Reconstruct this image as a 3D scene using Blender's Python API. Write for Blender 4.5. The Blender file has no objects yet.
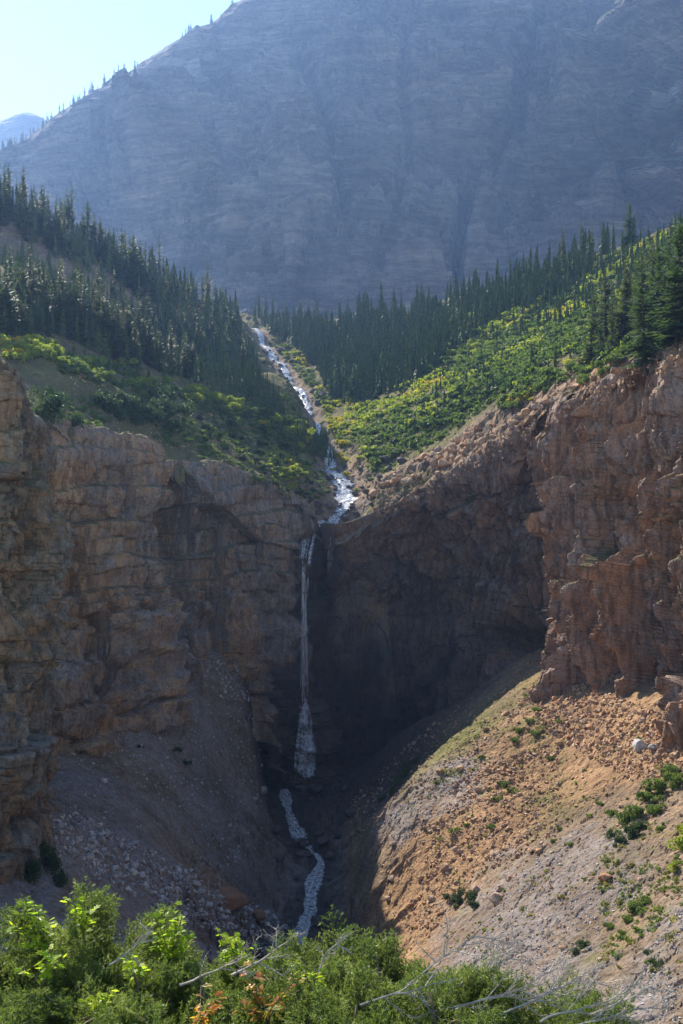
import bpy, bmesh, math, random
import numpy as np
from mathutils import Vector, Matrix, Euler
from mathutils.bvhtree import BVHTree

rng = np.random.default_rng(7)
random.seed(7)
C = bpy.context.scene.collection
F_PX, CX, CY = 1098.0, 341.5, 512.0
SUN_AZ, SUN_EL = math.radians(-29.0), math.radians(37.0)   # azimuth from +Y (negative = left of view)

def P(px, py, Y):
    return ((px - CX) / F_PX * Y, Y, (CY - py) / F_PX * Y)
def PA(rows):
    a = np.array(rows, float)
    return np.stack([(a[..., 0] - CX) / F_PX * a[..., 2], a[..., 2], (CY - a[..., 1]) / F_PX * a[..., 2]], -1)

# ------------------------------------------------------------------ noise
def _h(ix, iy, iz, seed):
    with np.errstate(over='ignore'):
        n = (ix.astype(np.uint32) * np.uint32(374761393) + iy.astype(np.uint32) * np.uint32(668265263)
             + iz.astype(np.uint32) * np.uint32(2246822519) + np.uint32((seed * 3266489917) & 0xffffffff))
        n = (n ^ (n >> np.uint32(15))) * np.uint32(2246822519)
        n = (n ^ (n >> np.uint32(13))) * np.uint32(3266489917)
        n = n ^ (n >> np.uint32(16))
    return n.astype(np.float32) / np.float32(4294967295.0)

def vnoise(p, seed=0):
    fl = np.floor(p); f = (p - fl).astype(np.float32); i = fl.astype(np.int64)
    u = f * f * f * (f * (f * 6 - 15) + 10)
    out = 0
    for dx in (0, 1):
        wx = u[:, 0] if dx else 1 - u[:, 0]
        for dy in (0, 1):
            wy = u[:, 1] if dy else 1 - u[:, 1]
            for dz in (0, 1):
                wz = u[:, 2] if dz else 1 - u[:, 2]
                out = out + wx * wy * wz * _h(i[:, 0] + dx, i[:, 1] + dy, i[:, 2] + dz, seed)
    return out * 2 - 1

def fbm(p, sc=1.0, oct=4, seed=0, gain=.5, ridged=False):
    p = np.asarray(p) / np.asarray(sc); a = 1.0; s = 0; t = 0
    for k in range(oct):
        n = vnoise(p, seed + k * 17)
        if ridged: n = 1 - 2 * np.abs(n)
        s = s + a * n; t += a; a *= gain; p = p * 2.03 + 11.7
    return s / t

def worley(p, sc=1.0, seed=0, tilt=False):
    p = np.asarray(p) / np.asarray(sc)
    i = np.floor(p).astype(np.int64)
    F1 = np.full(len(p), 9.0, np.float32); F2 = F1.copy(); R = np.zeros(len(p), np.float32); D = np.zeros(p.shape, np.float32)
    for dx in (-1, 0, 1):
        for dy in (-1, 0, 1):
            for dz in (-1, 0, 1):
                a, b, c = i[:, 0] + dx, i[:, 1] + dy, i[:, 2] + dz
                q = np.stack([a + _h(a, b, c, seed), b + _h(a, b, c, seed + 1), c + _h(a, b, c, seed + 2)], -1)
                d = np.sqrt(((q - p) ** 2).sum(-1)).astype(np.float32)
                r = _h(a, b, c, seed + 3)
                m = d < F1
                F2 = np.where(m, F1, np.minimum(F2, d)); R = np.where(m, r, R); F1 = np.where(m, d, F1)
                if tilt: D[m] = (p - q)[m]
    if tilt:
        g = np.stack([(R * 91.7) % 1 - .5, (R * 57.3) % 1 - .5, (R * 23.1) % 1 - .5], -1)
        return F1, F2, R, (D * g).sum(-1)
    return F1, F2, R

def sstep(a, b, x):
    t = np.clip((x - a) / (b - a), 0, 1); return t * t * (3 - 2 * t)

# ------------------------------------------------------------------ mesh helpers
def make_mesh(name, V, F, mats=(), mi=None, attrs=None, smooth=False):
    V = np.asarray(V, np.float32); F = np.asarray(F, np.int32)
    me = bpy.data.meshes.new(name)
    me.vertices.add(len(V)); me.vertices.foreach_set('co', V.ravel())
    k = F.shape[1]
    me.loops.add(F.size); me.loops.foreach_set('vertex_index', F.ravel())
    me.polygons.add(len(F)); me.polygons.foreach_set('loop_start', np.arange(0, F.size, k, dtype=np.int32))
    try: me.polygons.foreach_set('loop_total', np.full(len(F), k, np.int32))
    except Exception: pass
    if mi is not None: me.polygons.foreach_set('material_index', np.asarray(mi, np.int32))
    me.polygons.foreach_set('use_smooth', np.full(len(F), smooth, bool))
    for m in mats: me.materials.append(m)
    for an, av in (attrs or {}).items():
        at = me.attributes.new(an, 'FLOAT', 'POINT'); at.data.foreach_set('value', np.asarray(av, np.float32))
    me.update(calc_edges=True); me.validate()
    return me

def link(name, me, parent=None, loc=None, rot=None, sc=None):
    o = bpy.data.objects.new(name, me); C.objects.link(o)
    if parent is not None: o.parent = parent
    if loc is not None: o.location = loc
    if rot is not None: o.rotation_euler = rot
    if sc is not None: o.scale = sc if hasattr(sc, '__len__') else (sc, sc, sc)
    return o
def tag(o, label=None, cat=None, group=None, kind=None):
    if label: o['label'] = label
    if cat: o['category'] = cat
    if group: o['group'] = group
    if kind: o['kind'] = kind
    return o
def empty(name, loc, rz=0, sc=1):
    o = bpy.data.objects.new(name, None); C.objects.link(o); o.location = loc
    o.rotation_euler = (0, 0, rz); o.scale = (sc, sc, sc); o.empty_display_size = .3
    return o

def grid_faces(nr, nc):
    i = np.arange(nr * nc).reshape(nr, nc)
    return np.stack([i[:-1, :-1], i[:-1, 1:], i[1:, 1:], i[1:, :-1]], -1).reshape(-1, 4)

def crom(ctrl, t):
    """Catmull-Rom along axis 0; ctrl (n,...) , t in 0..n-1"""
    n = len(ctrl); i = np.clip(np.floor(t).astype(int), 0, n - 2); f = (t - i)
    f = f.reshape((-1,) + (1,) * (ctrl.ndim - 1))
    g = lambda k: ctrl[np.clip(k, 0, n - 1)]
    p0, p1, p2, p3 = g(i - 1), g(i), g(i + 1), g(i + 2)
    tt = .5
    m1, m2 = (p2 - p0) * tt, (p3 - p1) * tt
    return (2*f**3 - 3*f**2 + 1)*p1 + (f**3 - 2*f**2 + f)*m1 + (-2*f**3 + 3*f**2)*p2 + (f**3 - f**2)*m2

def even_t(ctrl, step):
    """parameter values giving roughly even spacing along control polyline (n,3)"""
    t = np.linspace(0, len(ctrl) - 1, (len(ctrl) - 1) * 24 + 1)
    p = crom(ctrl, t); d = np.r_[0, np.cumsum(np.linalg.norm(np.diff(p, axis=0), axis=1))]
    n = max(4, int(d[-1] / step)); return np.interp(np.linspace(0, d[-1], n), d, t)

def patch(ctrl, step_s, step_t):
    """ctrl (rows, cols, 3) -> dense grid (nt, ns, 3), plus parameters"""
    mid = ctrl[len(ctrl) // 2]
    ts = even_t(mid, step_s)
    tr = even_t(ctrl[:, ctrl.shape[1] // 2], step_t)
    a = crom(ctrl, tr)                                   # (nt, cols, 3)
    b = crom(np.swapaxes(a, 0, 1), ts)                   # (ns, nt, 3)
    return np.swapaxes(b, 0, 1), tr, ts

def grid_normals(G, toward=(0, 0, 0)):
    du = np.gradient(G, axis=1); dv = np.gradient(G, axis=0)
    n = np.cross(du, dv); n /= np.linalg.norm(n, axis=-1, keepdims=True) + 1e-9
    m = ((np.array(toward) - G) * n).sum(-1).mean()
    return n if m > 0 else -n

def blur(n, k):
    for _ in range(k):
        n[:, 1:-1] = (n[:, :-2] + n[:, 1:-1] + n[:, 2:]) / 3; n[1:-1] = (n[:-2] + n[1:-1] + n[2:]) / 3
    return n / (np.linalg.norm(n, axis=-1, keepdims=True) + 1e-9)

def pnoly(x, y, poly):
    inside = np.zeros(x.shape, bool); n = len(poly)
    for i in range(n):
        x1, y1 = poly[i]; x2, y2 = poly[(i + 1) % n]
        if y1 == y2: continue
        c = ((y1 > y) != (y2 > y)) & (x < (x2 - x1) * (y - y1) / (y2 - y1) + x1)
        inside ^= c
    return inside

def polydist(x, y, line):
    """distance of points to a polyline"""
    d = np.full(np.shape(x), 1e9)
    for (x1, y1), (x2, y2) in zip(line[:-1], line[1:]):
        L = (x2 - x1) ** 2 + (y2 - y1) ** 2 + 1e-9
        t = np.clip(((x - x1) * (x2 - x1) + (y - y1) * (y2 - y1)) / L, 0, 1)
        d = np.minimum(d, np.hypot(x - x1 - t * (x2 - x1), y - y1 - t * (y2 - y1)))
    return d

def linez(x, y, pts):
    """distance to a 3D line seen from above, and the line's height there"""
    d = np.full(np.shape(x), 1e9); z = np.zeros(np.shape(x))
    for a, b in zip(pts[:-1], pts[1:]):
        L = (b[0] - a[0]) ** 2 + (b[1] - a[1]) ** 2 + 1e-9
        t = np.clip(((x - a[0]) * (b[0] - a[0]) + (y - a[1]) * (b[1] - a[1])) / L, 0, 1)
        q = np.hypot(x - a[0] - t * (b[0] - a[0]), y - a[1] - t * (b[1] - a[1])); m = q < d
        d = np.where(m, q, d); z = np.where(m, a[2] + t * (b[2] - a[2]), z)
    return d, z

class RBF:
    def __init__(s, pts, c=6.0, lam=.0):
        p = np.array(pts, float); s.xy = p[:, :2]; s.c = c; n = len(p)
        A = s.k(s.xy); A[np.arange(n), np.arange(n)] += lam
        Q = np.c_[np.ones(n), s.xy / 100]
        M = np.block([[A, Q], [Q.T, np.zeros((3, 3))]])
        s.w = np.linalg.lstsq(M, np.r_[p[:, 2], 0, 0, 0], rcond=None)[0]
    def k(s, q):
        d = np.hypot(q[:, None, 0] - s.xy[None, :, 0], q[:, None, 1] - s.xy[None, :, 1])
        return -np.sqrt(d * d + s.c ** 2)
    def __call__(s, x, y):
        q = np.c_[x.ravel(), y.ravel()]; out = np.empty(len(q))
        for i in range(0, len(q), 40000):
            b = q[i:i + 40000]; out[i:i + 40000] = s.k(b) @ s.w[:-3] + np.c_[np.ones(len(b)), b / 100] @ s.w[-3:]
        return out.reshape(x.shape)

# ------------------------------------------------------------------ materials
class NT:
    def __init__(s, name):
        s.m = bpy.data.materials.new(name); s.m.use_nodes = True; s.t = s.m.node_tree; s.t.nodes.clear()
        s.out = s.n('ShaderNodeOutputMaterial')
    def n(s, typ, ins=None, **kw):
        nd = s.t.nodes.new(typ)
        for k, v in kw.items(): setattr(nd, k, v)
        for k, v in (ins or {}).items():
            if isinstance(v, bpy.types.NodeSocket): s.t.links.new(v, nd.inputs[k])
            else: nd.inputs[k].default_value = v
        return nd
    def pos(s, scale=(1, 1, 1)):
        g = s.n('ShaderNodeNewGeometry')
        return s.n('ShaderNodeVectorMath', {0: g.outputs['Position'], 1: scale}, operation='MULTIPLY').outputs[0]
    def noise(s, vec, scale, detail=6, rough=.6, dist=0):
        return s.n('ShaderNodeTexNoise', {'Vector': vec, 'Scale': scale, 'Detail': detail, 'Roughness': rough, 'Distortion': dist}).outputs['Fac']
    def ramp(s, fac, stops, interp='LINEAR'):
        r = s.n('ShaderNodeValToRGB', {'Fac': fac}); cr = r.color_ramp; cr.interpolation = interp
        while len(cr.elements) < len(stops): cr.elements.new(.5)
        for e, (p, c) in zip(cr.elements, stops):
            e.position = p; e.color = (*c, 1) if hasattr(c, '__len__') else (c, c, c, 1)
        return r.outputs['Color']
    def mix(s, fac, a, b, mode='MIX'):
        m = s.n('ShaderNodeMix', data_type='RGBA', blend_type=mode)
        for k, v in ((0, fac), (6, a), (7, b)):
            if isinstance(v, bpy.types.NodeSocket): s.t.links.new(v, m.inputs[k])
            else: m.inputs[k].default_value = v if k == 0 else ((*v, 1) if len(v) == 3 else v)
        return m.outputs[2]
    def math(s, op, a, b=0.0, c=None):
        d = {0: a, 1: b}
        if c is not None: d[2] = c
        return s.n('ShaderNodeMath', d, operation=op).outputs[0]
    def attr(s, name):
        return s.n('ShaderNodeAttribute', attribute_name=name).outputs['Fac']
    def bump(s, h, strength=.5, dist=.1, normal=None):
        d = {'Height': h, 'Strength': strength, 'Distance': dist}
        if normal is not None: d['Normal'] = normal
        return s.n('ShaderNodeBump', d).outputs[0]
    def bsdf(s, color, rough=.9, normal=None, spec=.2):
        d = {'Base Color': color if isinstance(color, bpy.types.NodeSocket) else (*color, 1), 'Roughness': rough, 'Specular IOR Level': spec}
        if normal is not None: d['Normal'] = normal
        b = s.n('ShaderNodeBsdfPrincipled', d)
        s.t.links.new(b.outputs[0], s.out.inputs['Surface']); return b

def mat_cliff(name, base, warm, grey, warm_amt=.5, streak=.5, scale=1.0, vert=.2):
    t = NT(name); p = t.pos()
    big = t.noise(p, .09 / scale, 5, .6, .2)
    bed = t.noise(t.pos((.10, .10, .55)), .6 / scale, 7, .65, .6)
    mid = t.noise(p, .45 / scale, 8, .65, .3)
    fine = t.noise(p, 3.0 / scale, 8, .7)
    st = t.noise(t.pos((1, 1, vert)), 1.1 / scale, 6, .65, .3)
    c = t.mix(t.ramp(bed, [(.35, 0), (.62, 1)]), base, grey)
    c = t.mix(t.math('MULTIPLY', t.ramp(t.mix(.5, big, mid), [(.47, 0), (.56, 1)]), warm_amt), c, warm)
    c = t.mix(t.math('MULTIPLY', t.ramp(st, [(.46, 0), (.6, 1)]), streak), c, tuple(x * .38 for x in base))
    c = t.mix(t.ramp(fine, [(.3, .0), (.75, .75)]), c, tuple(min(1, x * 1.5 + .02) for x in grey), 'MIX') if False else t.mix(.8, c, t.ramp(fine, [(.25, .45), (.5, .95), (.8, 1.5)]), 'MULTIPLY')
    c = t.mix(t.math('MULTIPLY', t.attr('wet'), .8), c, (.035, .028, .027))  # spray-wet rock, and the gorge alcove's shade painted into the colour
    g = t.attr('grass')
    c = t.mix(g, c, t.mix(mid, (.07, .085, .025), (.13, .11, .05)))
    vor = t.n('ShaderNodeTexVoronoi', {'Vector': p, 'Scale': 1.3 / scale}, feature='DISTANCE_TO_EDGE').outputs['Distance']
    hgt = t.math('ADD', t.math('ADD', t.math('MULTIPLY', fine, .5), t.math('MULTIPLY', mid, 1.2)),
                 t.math('MULTIPLY', t.math('MINIMUM', vor, .12), 1.5))
    hgt = t.math('ADD', hgt, t.math('MULTIPLY', st, .45))
    t.bsdf(c, .9, t.bump(hgt, .8, .5 * scale)); return t.m

M = {}
M['cliff_left'] = mat_cliff('brown_cliff_rock', (.29, .205, .145), (.44, .26, .12), (.28, .25, .225), .7, .5)
M['cliff_right'] = mat_cliff('red_cliff_rock', (.235, .135, .09), (.37, .185, .08), (.26, .20, .165), .6, .6)
M['buttress'] = mat_cliff('pale_red_buttress_rock', (.27, .165, .115), (.44, .22, .095), (.36, .28, .23), .6, .7)
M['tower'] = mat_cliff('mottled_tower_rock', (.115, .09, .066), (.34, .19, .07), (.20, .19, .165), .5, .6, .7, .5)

def mat_ground(name):
    """talus and plateau ground: attributes grass, warm, purple choose the soil"""
    t = NT(name); p = t.pos()
    n1 = t.noise(p, .12, 6, .6); n2 = t.noise(p, .9, 7, .65); n3 = t.noise(p, 5, 6, .7)
    red = t.ramp(n2, [(.3, (.14, .10, .068)), (.5, (.225, .163, .108)), (.7, (.31, .24, .165))])
    ora = t.ramp(n2, [(.3, (.20, .12, .064)), (.6, (.32, .195, .105)), (.8, (.40, .285, .17))])
    pur = t.ramp(n2, [(.3, (.14, .118, .108)), (.6, (.215, .182, .168)), (.8, (.295, .26, .235))])
    gra = t.ramp(n2, [(.3, (.06, .07, .024)), (.5, (.13, .118, .042)), (.75, (.23, .185, .085))])
    jit = t.math('ADD', t.math('MULTIPLY', t.math('SUBTRACT', n2, .5), 1.6), t.math('ADD', t.math('MULTIPLY', t.math('SUBTRACT', n3, .5), .8), t.math('MULTIPLY', t.math('SUBTRACT', n1, .5), 1.0)))
    def soft(a): return t.ramp(t.math('ADD', t.attr(a), jit), [(.3, 0), (.75, 1)])
    c = t.mix(soft('warm'), red, ora); c = t.mix(soft('purple'), c, pur); c = t.mix(soft('grass'), c, gra)
    c = t.mix(.85, c, t.ramp(n3, [(.25, .5), (.5, .95), (.75, 1.4)]), 'MULTIPLY')
    c = t.mix(.8, c, t.ramp(n1, [(.35, .68), (.5, 1), (.65, 1.25)]), 'MULTIPLY')
    c = t.mix(t.math('MULTIPLY', t.attr('wet'), .8), c, (.04, .033, .03))  # wet stream bed, and shade on the scree painted dark
    v = t.n('ShaderNodeTexVoronoi', {'Vector': p, 'Scale': 3.0}); v2 = t.n('ShaderNodeTexVoronoi', {'Vector': p, 'Scale': 1.2})
    c = t.mix(.5, c, t.ramp(v.outputs['Color'], [(0, .6), (1, 1.4)]), 'MULTIPLY')
    h = t.math('ADD', t.math('MULTIPLY', v.outputs['Distance'], -.5), t.math('MULTIPLY', n2, 1.0))
    h = t.math('ADD', h, t.math('ADD', t.math('MULTIPLY', n3, .4), t.math('MULTIPLY', v2.outputs['Distance'], -.6)))
    t.bsdf(c, .95, t.bump(h, .8, .35), .1); return t.m
M['ground'] = mat_ground('scree_and_turf')

def mat_mountain():
    t = NT('grey_mountain_limestone'); p = t.pos()
    bed = t.noise(t.pos((.004, .004, .03)), 1.4, 9, .7, .12)
    big = t.noise(p, .004, 8, .65, .15); st = t.noise(t.pos((.012, .012, .003)), 1, 8, .7, .08); fin = t.noise(p, .06, 6, .7)
    c = t.ramp(bed, [(.3, (.08, .074, .068)), (.43, (.20, .18, .16)), (.52, (.11, .10, .09)), (.62, (.25, .22, .19)), (.7, (.15, .135, .12))])
    bed2 = t.noise(t.pos((.0016, .0016, .014)), 1.3, 7, .7, .2)
    c = t.mix(.75, c, t.ramp(bed2, [(.36, .32), (.46, 1.15), (.52, .5), (.60, 1.35), (.66, .6)]), 'MULTIPLY')
    c = t.mix(.7, c, t.ramp(big, [(.3, (.5, .5, .52)), (.5, (1, .97, .92)), (.7, (1.35, 1.2, 1.05))]), 'MULTIPLY')
    c = t.mix(.85, c, t.ramp(st, [(.38, .38), (.5, 1.0), (.62, 1.35)]), 'MULTIPLY')
    c = t.mix(.35, c, t.ramp(fin, [(.3, .55), (.7, 1.4)]), 'MULTIPLY')
    c = t.mix(t.ramp(t.math('ADD', t.attr('grass'), t.math('SUBTRACT', fin, .5)), [(.4, 0), (.6, 1)]), c, (.06, .08, .03))
    h = t.math('ADD', t.math('MULTIPLY', bed, 1.2), t.math('ADD', st, t.math('MULTIPLY', fin, .5)))
    t.bsdf(c, .95, t.bump(h, .9, 14), .1); return t.m
M['mountain'] = mat_mountain()

def mat_plain_rock(name, cols, sc=3.0):
    t = NT(name); oi = t.n('ShaderNodeObjectInfo').outputs['Random']
    tone = t.math('FRACT', t.math('ADD', oi, t.attr('tone')))
    p = t.pos(); n = t.noise(p, sc, 7, .65); n1 = t.noise(p, sc * .3, 3, .6)
    k = len(cols)
    c = t.ramp(tone, [(i / max(1, k - 1), q) for i, q in enumerate(cols)], 'LINEAR')
    c = t.mix(.9, c, t.ramp(n, [(.25, .5), (.5, 1), (.75, 1.4)]), 'MULTIPLY')
    c = t.mix(.35, c, t.ramp(n1, [(.4, (.8, .8, .85)), (.6, (1.25, 1.1, .9))]), 'MULTIPLY')
    t.bsdf(c, .9, t.bump(n, .6, .12), .2); return t.m
M['stone_warm'] = mat_plain_rock('warm_talus_stone', [(.30, .19, .12), (.46, .29, .17), (.36, .20, .11), (.52, .38, .26), (.24, .18, .15)])
M['stone_grey'] = mat_plain_rock('grey_talus_stone', [(.24, .235, .235), (.40, .39, .38), (.28, .25, .225), (.48, .47, .46)])
M['stone_brown'] = mat_plain_rock('brown_boulder_stone', [(.20, .11, .065), (.24, .13, .075)], 1.2)
M['stone_dark'] = mat_plain_rock('wet_dark_stone', [(.07, .06, .06), (.12, .10, .09), (.09, .075, .07)], 1.5)

def mat_leaf(name, cols, trans=.45, rough=.6):
    t = NT(name); oi = t.n('ShaderNodeObjectInfo').outputs['Random']
    tone = t.math('FRACT', t.math('ADD', t.math('MULTIPLY', oi, .6), t.attr('tone')))
    k = len(cols)
    c = t.ramp(tone, [(i / max(1, k - 1), q) for i, q in enumerate(cols)])
    d = t.n('ShaderNodeBsdfPrincipled', {'Base Color': c, 'Roughness': rough, 'Specular IOR Level': .25})
    tr = t.n('ShaderNodeBsdfTranslucent', {'Color': t.mix(1.0, c, (1.5, 1.6, .8), 'MULTIPLY')})
    m = t.n('ShaderNodeMixShader', {0: trans, 1: d.outputs[0], 2: tr.outputs[0]})
    t.t.links.new(m.outputs[0], t.out.inputs['Surface']); return t.m
M['conifer'] = mat_leaf('conifer_needles', [(.034, .062, .030), (.050, .085, .036), (.062, .098, .040), (.040, .070, .034)], .32)
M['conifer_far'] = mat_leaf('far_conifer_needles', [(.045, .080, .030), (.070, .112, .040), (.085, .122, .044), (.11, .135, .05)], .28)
M['conifer_olive'] = mat_leaf('olive_conifer_needles', [(.05, .07, .028), (.075, .09, .035), (.06, .075, .03)], .35)
M['bush_green'] = mat_leaf('green_shrub_leaves', [(.07, .115, .032), (.11, .16, .042), (.08, .125, .035), (.15, .185, .05)], .42)
M['bush_dark'] = mat_leaf('dark_juniper_needles', [(.032, .06, .025), (.05, .085, .03), (.04, .07, .028)], .3)
M['bush_yellow'] = mat_leaf('yellow_autumn_leaves', [(.30, .26, .03), (.42, .30, .03), (.34, .31, .05), (.22, .24, .04)], .5)
M['bush_lime'] = mat_leaf('lime_shrub_leaves', [(.19, .24, .04), (.28, .31, .055), (.15, .20, .04)], .5)
M['juniper'] = mat_leaf('fir_shrub_needles', [(.085, .125, .035), (.14, .18, .055), (.10, .145, .045), (.22, .25, .09)], .45, .45)
M['maple'] = mat_leaf('broad_green_leaves', [(.20, .32, .03), (.30, .40, .035), (.44, .48, .06)], .6, .4)
M['maple_red'] = mat_leaf('orange_autumn_leaves', [(.55, .16, .05), (.5, .30, .05), (.24, .26, .04), (.6, .2, .08)], .55, .4)
M['grass_dry'] = mat_leaf('dry_grass_blades', [(.22, .20, .08), (.13, .15, .045), (.30, .25, .12)], .4)
def mat_bark(name, a, b):
    t = NT(name); n = t.noise(t.pos((1, 1, .3)), 14, 5, .7)
    t.bsdf(t.ramp(n, [(.3, a), (.7, b)]), .85, t.bump(n, .5, .02), .2); return t.m
M['bark'] = mat_bark('conifer_bark', (.06, .045, .035), (.13, .10, .08))
M['silver'] = mat_bark('silvered_dead_wood', (.33, .29, .23), (.54, .48, .39))
M['twig'] = mat_bark('brown_twig_bark', (.12, .085, .055), (.24, .18, .12))

def mat_water(name, lo, hi, a0=.0, stretch=(1, 1, 1), sc=1.2, gl=.15):
    t = NT(name); p = t.pos(stretch)
    n = t.noise(p, sc, 7, .7, .6); f = t.ramp(n, [(lo, 0), (hi, 1)])
    dark = t.n('ShaderNodeBsdfPrincipled', {'Base Color': (.035, .05, .06, 1), 'Roughness': gl, 'Specular IOR Level': .5, 'Normal': t.bump(n, .6, .3)})
    foam = t.n('ShaderNodeBsdfPrincipled', {'Base Color': (.90, .90, .90, 1), 'Roughness': .5, 'Normal': t.bump(n, .5, .2)})
    fs = foam.outputs[0]
    trl = t.n('ShaderNodeBsdfTranslucent', {'Color': (.8, .85, .9, 1)})
    fs = t.n('ShaderNodeMixShader', {0: .35, 1: foam.outputs[0], 2: trl.outputs[0]}).outputs[0]
    if a0 > 0:
        tp = t.n('ShaderNodeBsdfTransparent')
        s = t.n('ShaderNodeMixShader', {0: t.math('MULTIPLY', f, a0), 1: tp.outputs[0], 2: fs}).outputs[0]
    else:
        s = t.n('ShaderNodeMixShader', {0: f, 1: dark.outputs[0], 2: fs}).outputs[0]
        n2 = t.noise(t.pos(), 1.6, 7, .75, .4)
        cov = t.ramp(t.math('SUBTRACT', t.math('ADD', n2, .62), t.math('MULTIPLY', t.attr('edge'), .9)), [(.42, 0), (.52, 1)])
        s = t.n('ShaderNodeMixShader', {0: cov, 1: t.n('ShaderNodeBsdfTransparent').outputs[0], 2: s}).outputs[0]
    t.t.links.new(s, t.out.inputs['Surface']); return t.m
M['stream'] = mat_water('white_water', .39, .57, 0, (1, 1, 1), 2.6)
M['fall'] = mat_water('falling_water', .35, .65, .62, (1, 1, .16), 2.4)

# ------------------------------------------------------------------ terrain
# columns of the gorge wall: rim, middle and foot, each (px, py, distance)
WALL = [
 ((-80,450,134),(-80,600,134),(-80,775,130)),
 ((-20,436,138),(-20,600,138),(-15,755,134)),
 ((42,426,142),(42,590,141),(45,742,136)),
 ((100,441,152),(100,580,150),(105,722,145)),
 ((158,456,163),(160,580,161),(162,702,155)),
 ((170,470,177),(173,590,174),(176,672,169)),
 ((195,472,182),(198,590,180),(205,652,176)),
 ((240,478,189),(240,580,188),(250,645,185)),
 ((274,488,194),(272,580,193),(272,690,191)),
 ((300,512,200),(300,600,202),(298,765,203)),
 ((320,532,206),(325,630,213),(322,768,213)),
 ((345,531,207),(350,625,219),(360,765,219)),
 ((385,516,205),(388,610,220),(400,752,219)),
 ((430,493,200),(432,600,214),(440,735,211)),
 ((475,464,192),(475,590,204),(480,705,200)),
 ((520,434,183),(518,575,195),(520,660,192)),
 ((560,408,175),(564,560,181),(564,650,178)),
 ((570,410,160),(572,560,158),(570,668,153)),
 ((612,390,147),(618,555,143),(618,690,136)),
 ((650,368,135),(656,550,130),(658,704,122)),
 ((683,352,128),(690,540,121),(700,722,108)),
 ((760,335,115),(775,540,105),(785,770,92)),
 ((900,320,95),(910,540,85),(920,840,70)),
]
WC = PA([[c[k] for c in WALL] for k in range(3)])      # (3, cols, 3)
rim = WC[0]

stream_up = PA([(250,330,470),(262,344,425),(275,362,388),(290,385,345),(307,406,310),(306,428,292),(312,448,268),(329,466,240),(340,482,224),(346,500,215),(334,516,210),(320,531,206.5)])
plat_pts = [tuple(p) for p in rim] + [tuple(p) for p in stream_up] + [P(*q) for q in [
 (0,420,150),(30,395,165),(60,362,185),(-40,335,180),(0,333,190),(120,387,205),(200,403,228),(262,420,240),(312,443,243),(150,425,186),
 (230,445,205),(285,468,213),(305,485,210),(60,305,232),(0,270,250),(-60,220,290),(0,207,320),(60,235,330),(100,258,345),(150,282,360),(200,306,385),(245,328,430),
 (150,362,262),(220,390,272),(290,418,280),(240,360,330),(285,385,335),(305,420,285),(326,441,250),(318,428,256),(308,416,263),(298,405,270),
 (352,462,238),(362,425,270),(330,385,330),(320,350,395),(285,335,440),(270,318,500),(350,322,430),(450,305,405),(550,272,372),(620,246,345),(683,226,322),
 (400,402,272),(452,400,238),(450,350,300),(550,352,232),(550,310,300),(650,320,205),(683,338,158),(620,365,158),(500,408,206),(430,452,221),(380,488,214),
 (780,190,310),(800,290,165),(900,240,210),(640,280,270),(358,500,213),(365,478,226)]]
plat_pts += [(-260,320,150),(-220,520,120),(-90,560,92),(0,640,80),(120,520,95),(260,500,110),(-200,720,80),(0,740,80),(250,740,80),(-110,150,45),(-120,230,62)]
plateau = RBF(plat_pts, 5.0)

pxs = np.arange(-420, 1130, 1.7); Ys = 88 * np.exp(np.arange(0, math.log(740 / 88), .0040))
X, Yg = np.meshgrid((pxs - CX) / F_PX, Ys); X = X * Yg
Z = plateau(X, Yg)
PT = np.c_[X.ravel(), Yg.ravel(), np.zeros(X.size)]
st2 = [(p[0], p[1]) for p in stream_up]
dst = polydist(X, Yg, st2); wid = 2.2 + 2.2 * sstep(230, 210, Yg)
calm = sstep(0, 1, (dst - wid) / 4)
far = sstep(230, 420, Yg)
r1 = fbm(PT, 22, 5, 3).reshape(X.shape); r2 = fbm(PT, 5, 5, 5, ridged=True).reshape(X.shape)
pxg = X / Yg * F_PX + CX; pyg = CY - Z / Yg * F_PX
# how rocky the ground is: a belt of broken rock along the rim, wide on the right hand side
rd = polydist(X, Yg, [(p[0], p[1]) for p in rim])
belt = np.where(pxg > 345, 24 + 4 * r1 * 4, 5 + 6 * r1)
rocky = sstep(1.0, .35, rd / np.maximum(belt, 2.0))
rocky = np.maximum(rocky, sstep(9, 4, dst) * .7)
F1, F2, Rr = worley(PT + 2 * fbm(PT, 6, 3, 9)[:, None], (3.2, 3.2, 3.2), 21); Rr = Rr.reshape(X.shape)
F1b, F2b, Rb = worley(PT, (1.3, 1.3, 1.3), 31); Rb = Rb.reshape(X.shape); F1b = F1b.reshape(X.shape)
Z = Z + calm * (r1 * (1.3 + 3 * far) + r2 * (.5 + 1.2 * far) + rocky * (Rr * 1.7 - .6 + Rb * .9) ) + (1 - calm) * (-.5 + Rb * .35)
inside = pnoly(X, Yg, [(p[0], p[1]) for p in rim] + [(600, 60), (600, 900), (-600, 900), (-600, 60)])
Z = Z - .8 * sstep(2.0, 0, rd) - np.where(inside, 0, rd * 1.3)
inside = inside | (rd < 1.0)
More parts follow.
